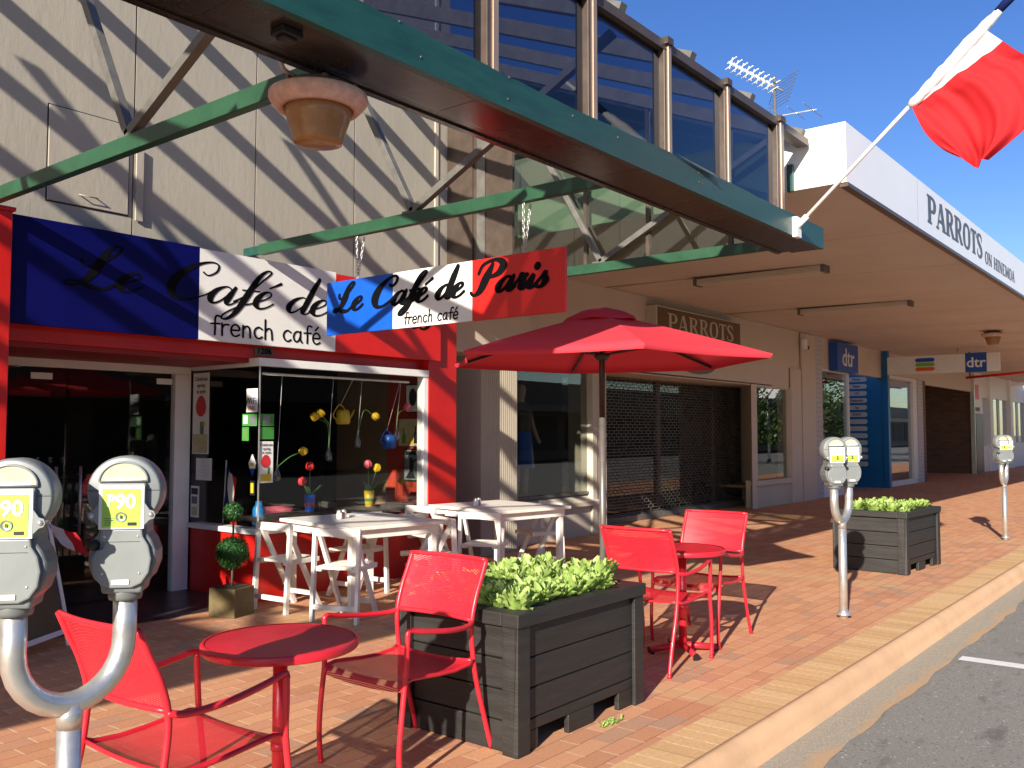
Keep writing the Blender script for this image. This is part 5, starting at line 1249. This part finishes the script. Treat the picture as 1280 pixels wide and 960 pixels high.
MB().prism([(-.105, -.105), (.105, -.105), (.105, .105), (-.105, .105)], (4.50, 6.58, .235), (.95, .3, 0), (-.3, .95, 0), (0, 0, .006)).build('soil', 'soil', t)
t = thing('sandwich_board', 'dark sandwich board with white frame standing left of the cafe door', 'sandwich board', (2.85, 6.55, 0))
def leanboard(name, x0, y0, x1, y1, hgt, lean, m):
    p, q = Vector((x0, y0, 0)), Vector((x1, y1, 0)); u = (q - p).normalized(); w_ = (q - p).length; n_ = Vector((-u.y, u.x, 0)); up = (Vector((0, 0, 1)) * hgt + n_ * lean); h_ = up.length; up.normalize(); nn = u.cross(up)
    o = MB().prism([(.03, .12), (w_ - .03, .12), (w_ - .03, h_ - .03), (.03, h_ - .03)], p, u, up, nn * .012).build(name, m, t)
    b = MB()
    for a, c in (((.0, 0), (.035, h_)), ((w_ - .035, 0), (w_, h_)), ((.0351, h_ - .035), (w_ - .0351, h_)), ((.0351, .09), (w_ - .0351, .125))):
        b.prism([a, (c[0], a[1]), c, (a[0], c[1])], p - nn * .006, u, up, nn * .026)
    b.build('frame', 'white', o)
leanboard('front_board', 2.60, 6.22, 3.16, 6.57, .98, .22, 'black')
leanboard('rear_board', 2.90, 7.02, 2.34, 6.67, .98, .22, 'black')
t2 = thing('draped_flag', 'small tricolour cloth hanging over the right edge of sandwich board', 'flag', (3.05, 6.68, .5))
for n, a, c, m in (('blue_band', 0, .33, 'flagnavy'), ('white_band', .33, .66, 'flagwhite'), ('red_band', .66, 1, 'flagred')):
    vs = []
    for i in range(5):
        f = a + (c - a) * i / 4
        for j in range(6):
            g = j / 5; vs.append((2.94 + .30 * f + .10 * g + .01 * sin(f * 12), 6.72 - .04 * f + .015 * sin(g * 8 + f * 9), .99 - .20 * f - .17 * g - .05 * sin(f * 3)))
    MB().add(vs, [(i * 6 + j, i * 6 + j + 1, (i + 1) * 6 + j + 1, (i + 1) * 6 + j) for i in range(4) for j in range(5)], True).build(n, m, t2)
MB().tube([(2.94, 6.72, 1.0), (2.94, 6.72, .5)], .006, 6).build('stick', 'white', t2)
# inside chairs glimpsed through the door
fi = dup(fc, (3.62, 8.95, .006), radians(60), 'white folding chair inside, seen dimly through the entrance glass')

# ================================================================== across the road (seen only in window reflections)
def tree(x, y, hgt, r, seed, label):
    q = random.Random(seed); t = thing('street_tree', label, 'tree', (x, y, -.1))
    b = MB().tube(sm([(x, y, -.1), (x + .1, y, hgt * .3), (x - .1, y + .1, hgt * .6), (x, y, hgt * .85)]), [.16 - .005 * i for i in range(19)], 8)
    for k in range(7):
        a = k * .9; z = hgt * (.3 + .07 * k); b.tube([(x, y, z), (x + cos(a) * r * .5, y + sin(a) * r * .5, z + .8), (x + cos(a) * r * .8, y + sin(a) * r * .8, z + 1.5)], [.07, .04, .015], 6)
    b.build('trunk', 'bark', t); b = MB()
    for k in range(110):
        a = q.uniform(0, 6.28); rad = r * sqrt(q.random()); z = hgt * q.uniform(.18, 1.); rad *= 1.1 - .6 * abs(z / hgt - .6); c = Vector((x + cos(a) * rad, y + sin(a) * rad, z))
        for m in range(26):
            p = c + Vector((q.gauss(0, .28), q.gauss(0, .28), q.gauss(0, .28))); n_ = Vector((q.gauss(0, 1), q.gauss(0, 1), q.gauss(0, 1))).normalized(); t1 = n_.orthogonal() * .09; t2_ = n_.cross(t1) * .6
            b.add([p - t1, p + t2_, p + t1, p - t2_], [(0, 1, 2, 3)])
    b.build('crown', 'treeleaf', t)
tree(44, -4.5, 5.6, 2.4, 1, 'bushy tree mirrored in the right display window'); tree(62, -7, 6, 2.5, 2, 'leafy tree mirrored in the electronics shop glass')
tp = thing('street_pole', 'thin white pole mirrored in the right display window', 'pole', (45.6, -4, -.1))
MB().tube([(45.6, -4, -.1), (45.6, -4, 3.1)], .07, 10).build('shaft', 'white', tp); MB().lathe([(.14, -.1), (.14, -.06), (.08, .1)], (45.6, -4, 0), 10).build('foot', 'greysteel', tp)
opp = thing('gabled_shop', 'low shop with white gable across the road, mirrored in glass', 'building', (70, -20, 0))
MB().box(-30, -24, -.2, 150, -18, 4.6).build('wall', 'intbrown', opp); MB().box(-30, -18, 2.7, 150, -15.5, 3.1).build('awning', 'darkbronze', opp)
MB().prism([(-6, 0), (6, 0), (0, 4)], (85, -18.2, 3.4), (1, 0, 0), (0, 0, 1), (0, -5, 0)).build('gable', 'white', opp)
b = MB()
for x in range(-28, 148, 5): b.box(x, -17.99, .4, x + 4, -17.9, 2.5)
b.build('window', 'interior', opp)

nb = thing('shade_canopy', 'unseen flat canopy added to block the sun, left of the verandah', 'canopy', (-10, 5, 3.7))  # unseen canopy, added to keep sun off the ground under the verandah
MB().box(-18, 2.5, 3.70, -5.75, 6.99, 4.15).build('shade_slab', 'whitefascia', nb)
MB().box(-18, 6.9, 0, -6.02, 7.3, 3.70).build('wall', 'cream', nb)
# ================================================================== camera, light, sky
cam = bpy.data.cameras.new('camera'); cam.sensor_width = 36; cam.lens = 36 * 1131 / 1280; cam.clip_start = .05; cam.clip_end = 2000
co = bpy.data.objects.new('camera', cam); COL.objects.link(co); co.location = (0, 0, 1.52)
co.rotation_euler = (radians(90 + 3.04), 0, radians(38.6 - 90)); S.camera = co
sd = Vector((1, .31, -.42)).normalized()
sun = bpy.data.lights.new('sun', 'SUN'); sun.energy = 5.0; sun.angle = radians(.53); sun.color = (1, .92, .80)
so = bpy.data.objects.new('sun', sun); COL.objects.link(so); so.rotation_euler = sd.to_track_quat('-Z', 'Y').to_euler(); so.location = (-20, -6, 12)
wd = bpy.data.worlds.new('World'); S.world = wd; wd.use_nodes = True
n = wd.node_tree; n.nodes.clear()
sky = n.nodes.new('ShaderNodeTexSky'); sky.sky_type = 'NISHITA'; sky.sun_disc = False
sky.sun_elevation = math.asin(-sd.z); sky.sun_rotation = atan2(-sd.x, -sd.y)
sky.air_density = 1.0; sky.dust_density = .3; sky.ozone_density = 3.0; sky.altitude = 0
bg = n.nodes.new('ShaderNodeBackground'); bg.inputs[1].default_value = .072
wo = n.nodes.new('ShaderNodeOutputWorld'); hs_n = n.nodes.new('ShaderNodeHueSaturation'); hs_n.inputs['Saturation'].default_value = 1.25; hs_n.inputs['Hue'].default_value = .518; hs_n.inputs['Value'].default_value = 1.12; n.links.new(sky.outputs[0], hs_n.inputs['Color']); n.links.new(hs_n.outputs[0], bg.inputs[0]); n.links.new(bg.outputs[0], wo.inputs[0])
S.view_settings.view_transform = 'Standard'; S.view_settings.look = 'None'; S.view_settings.gamma = 1; S.view_settings.exposure = .95
S.cycles.max_bounces = 8; S.cycles.transparent_max_bounces = 16; S.cycles.use_denoising = True
S.cycles.sample_clamp_indirect = 8
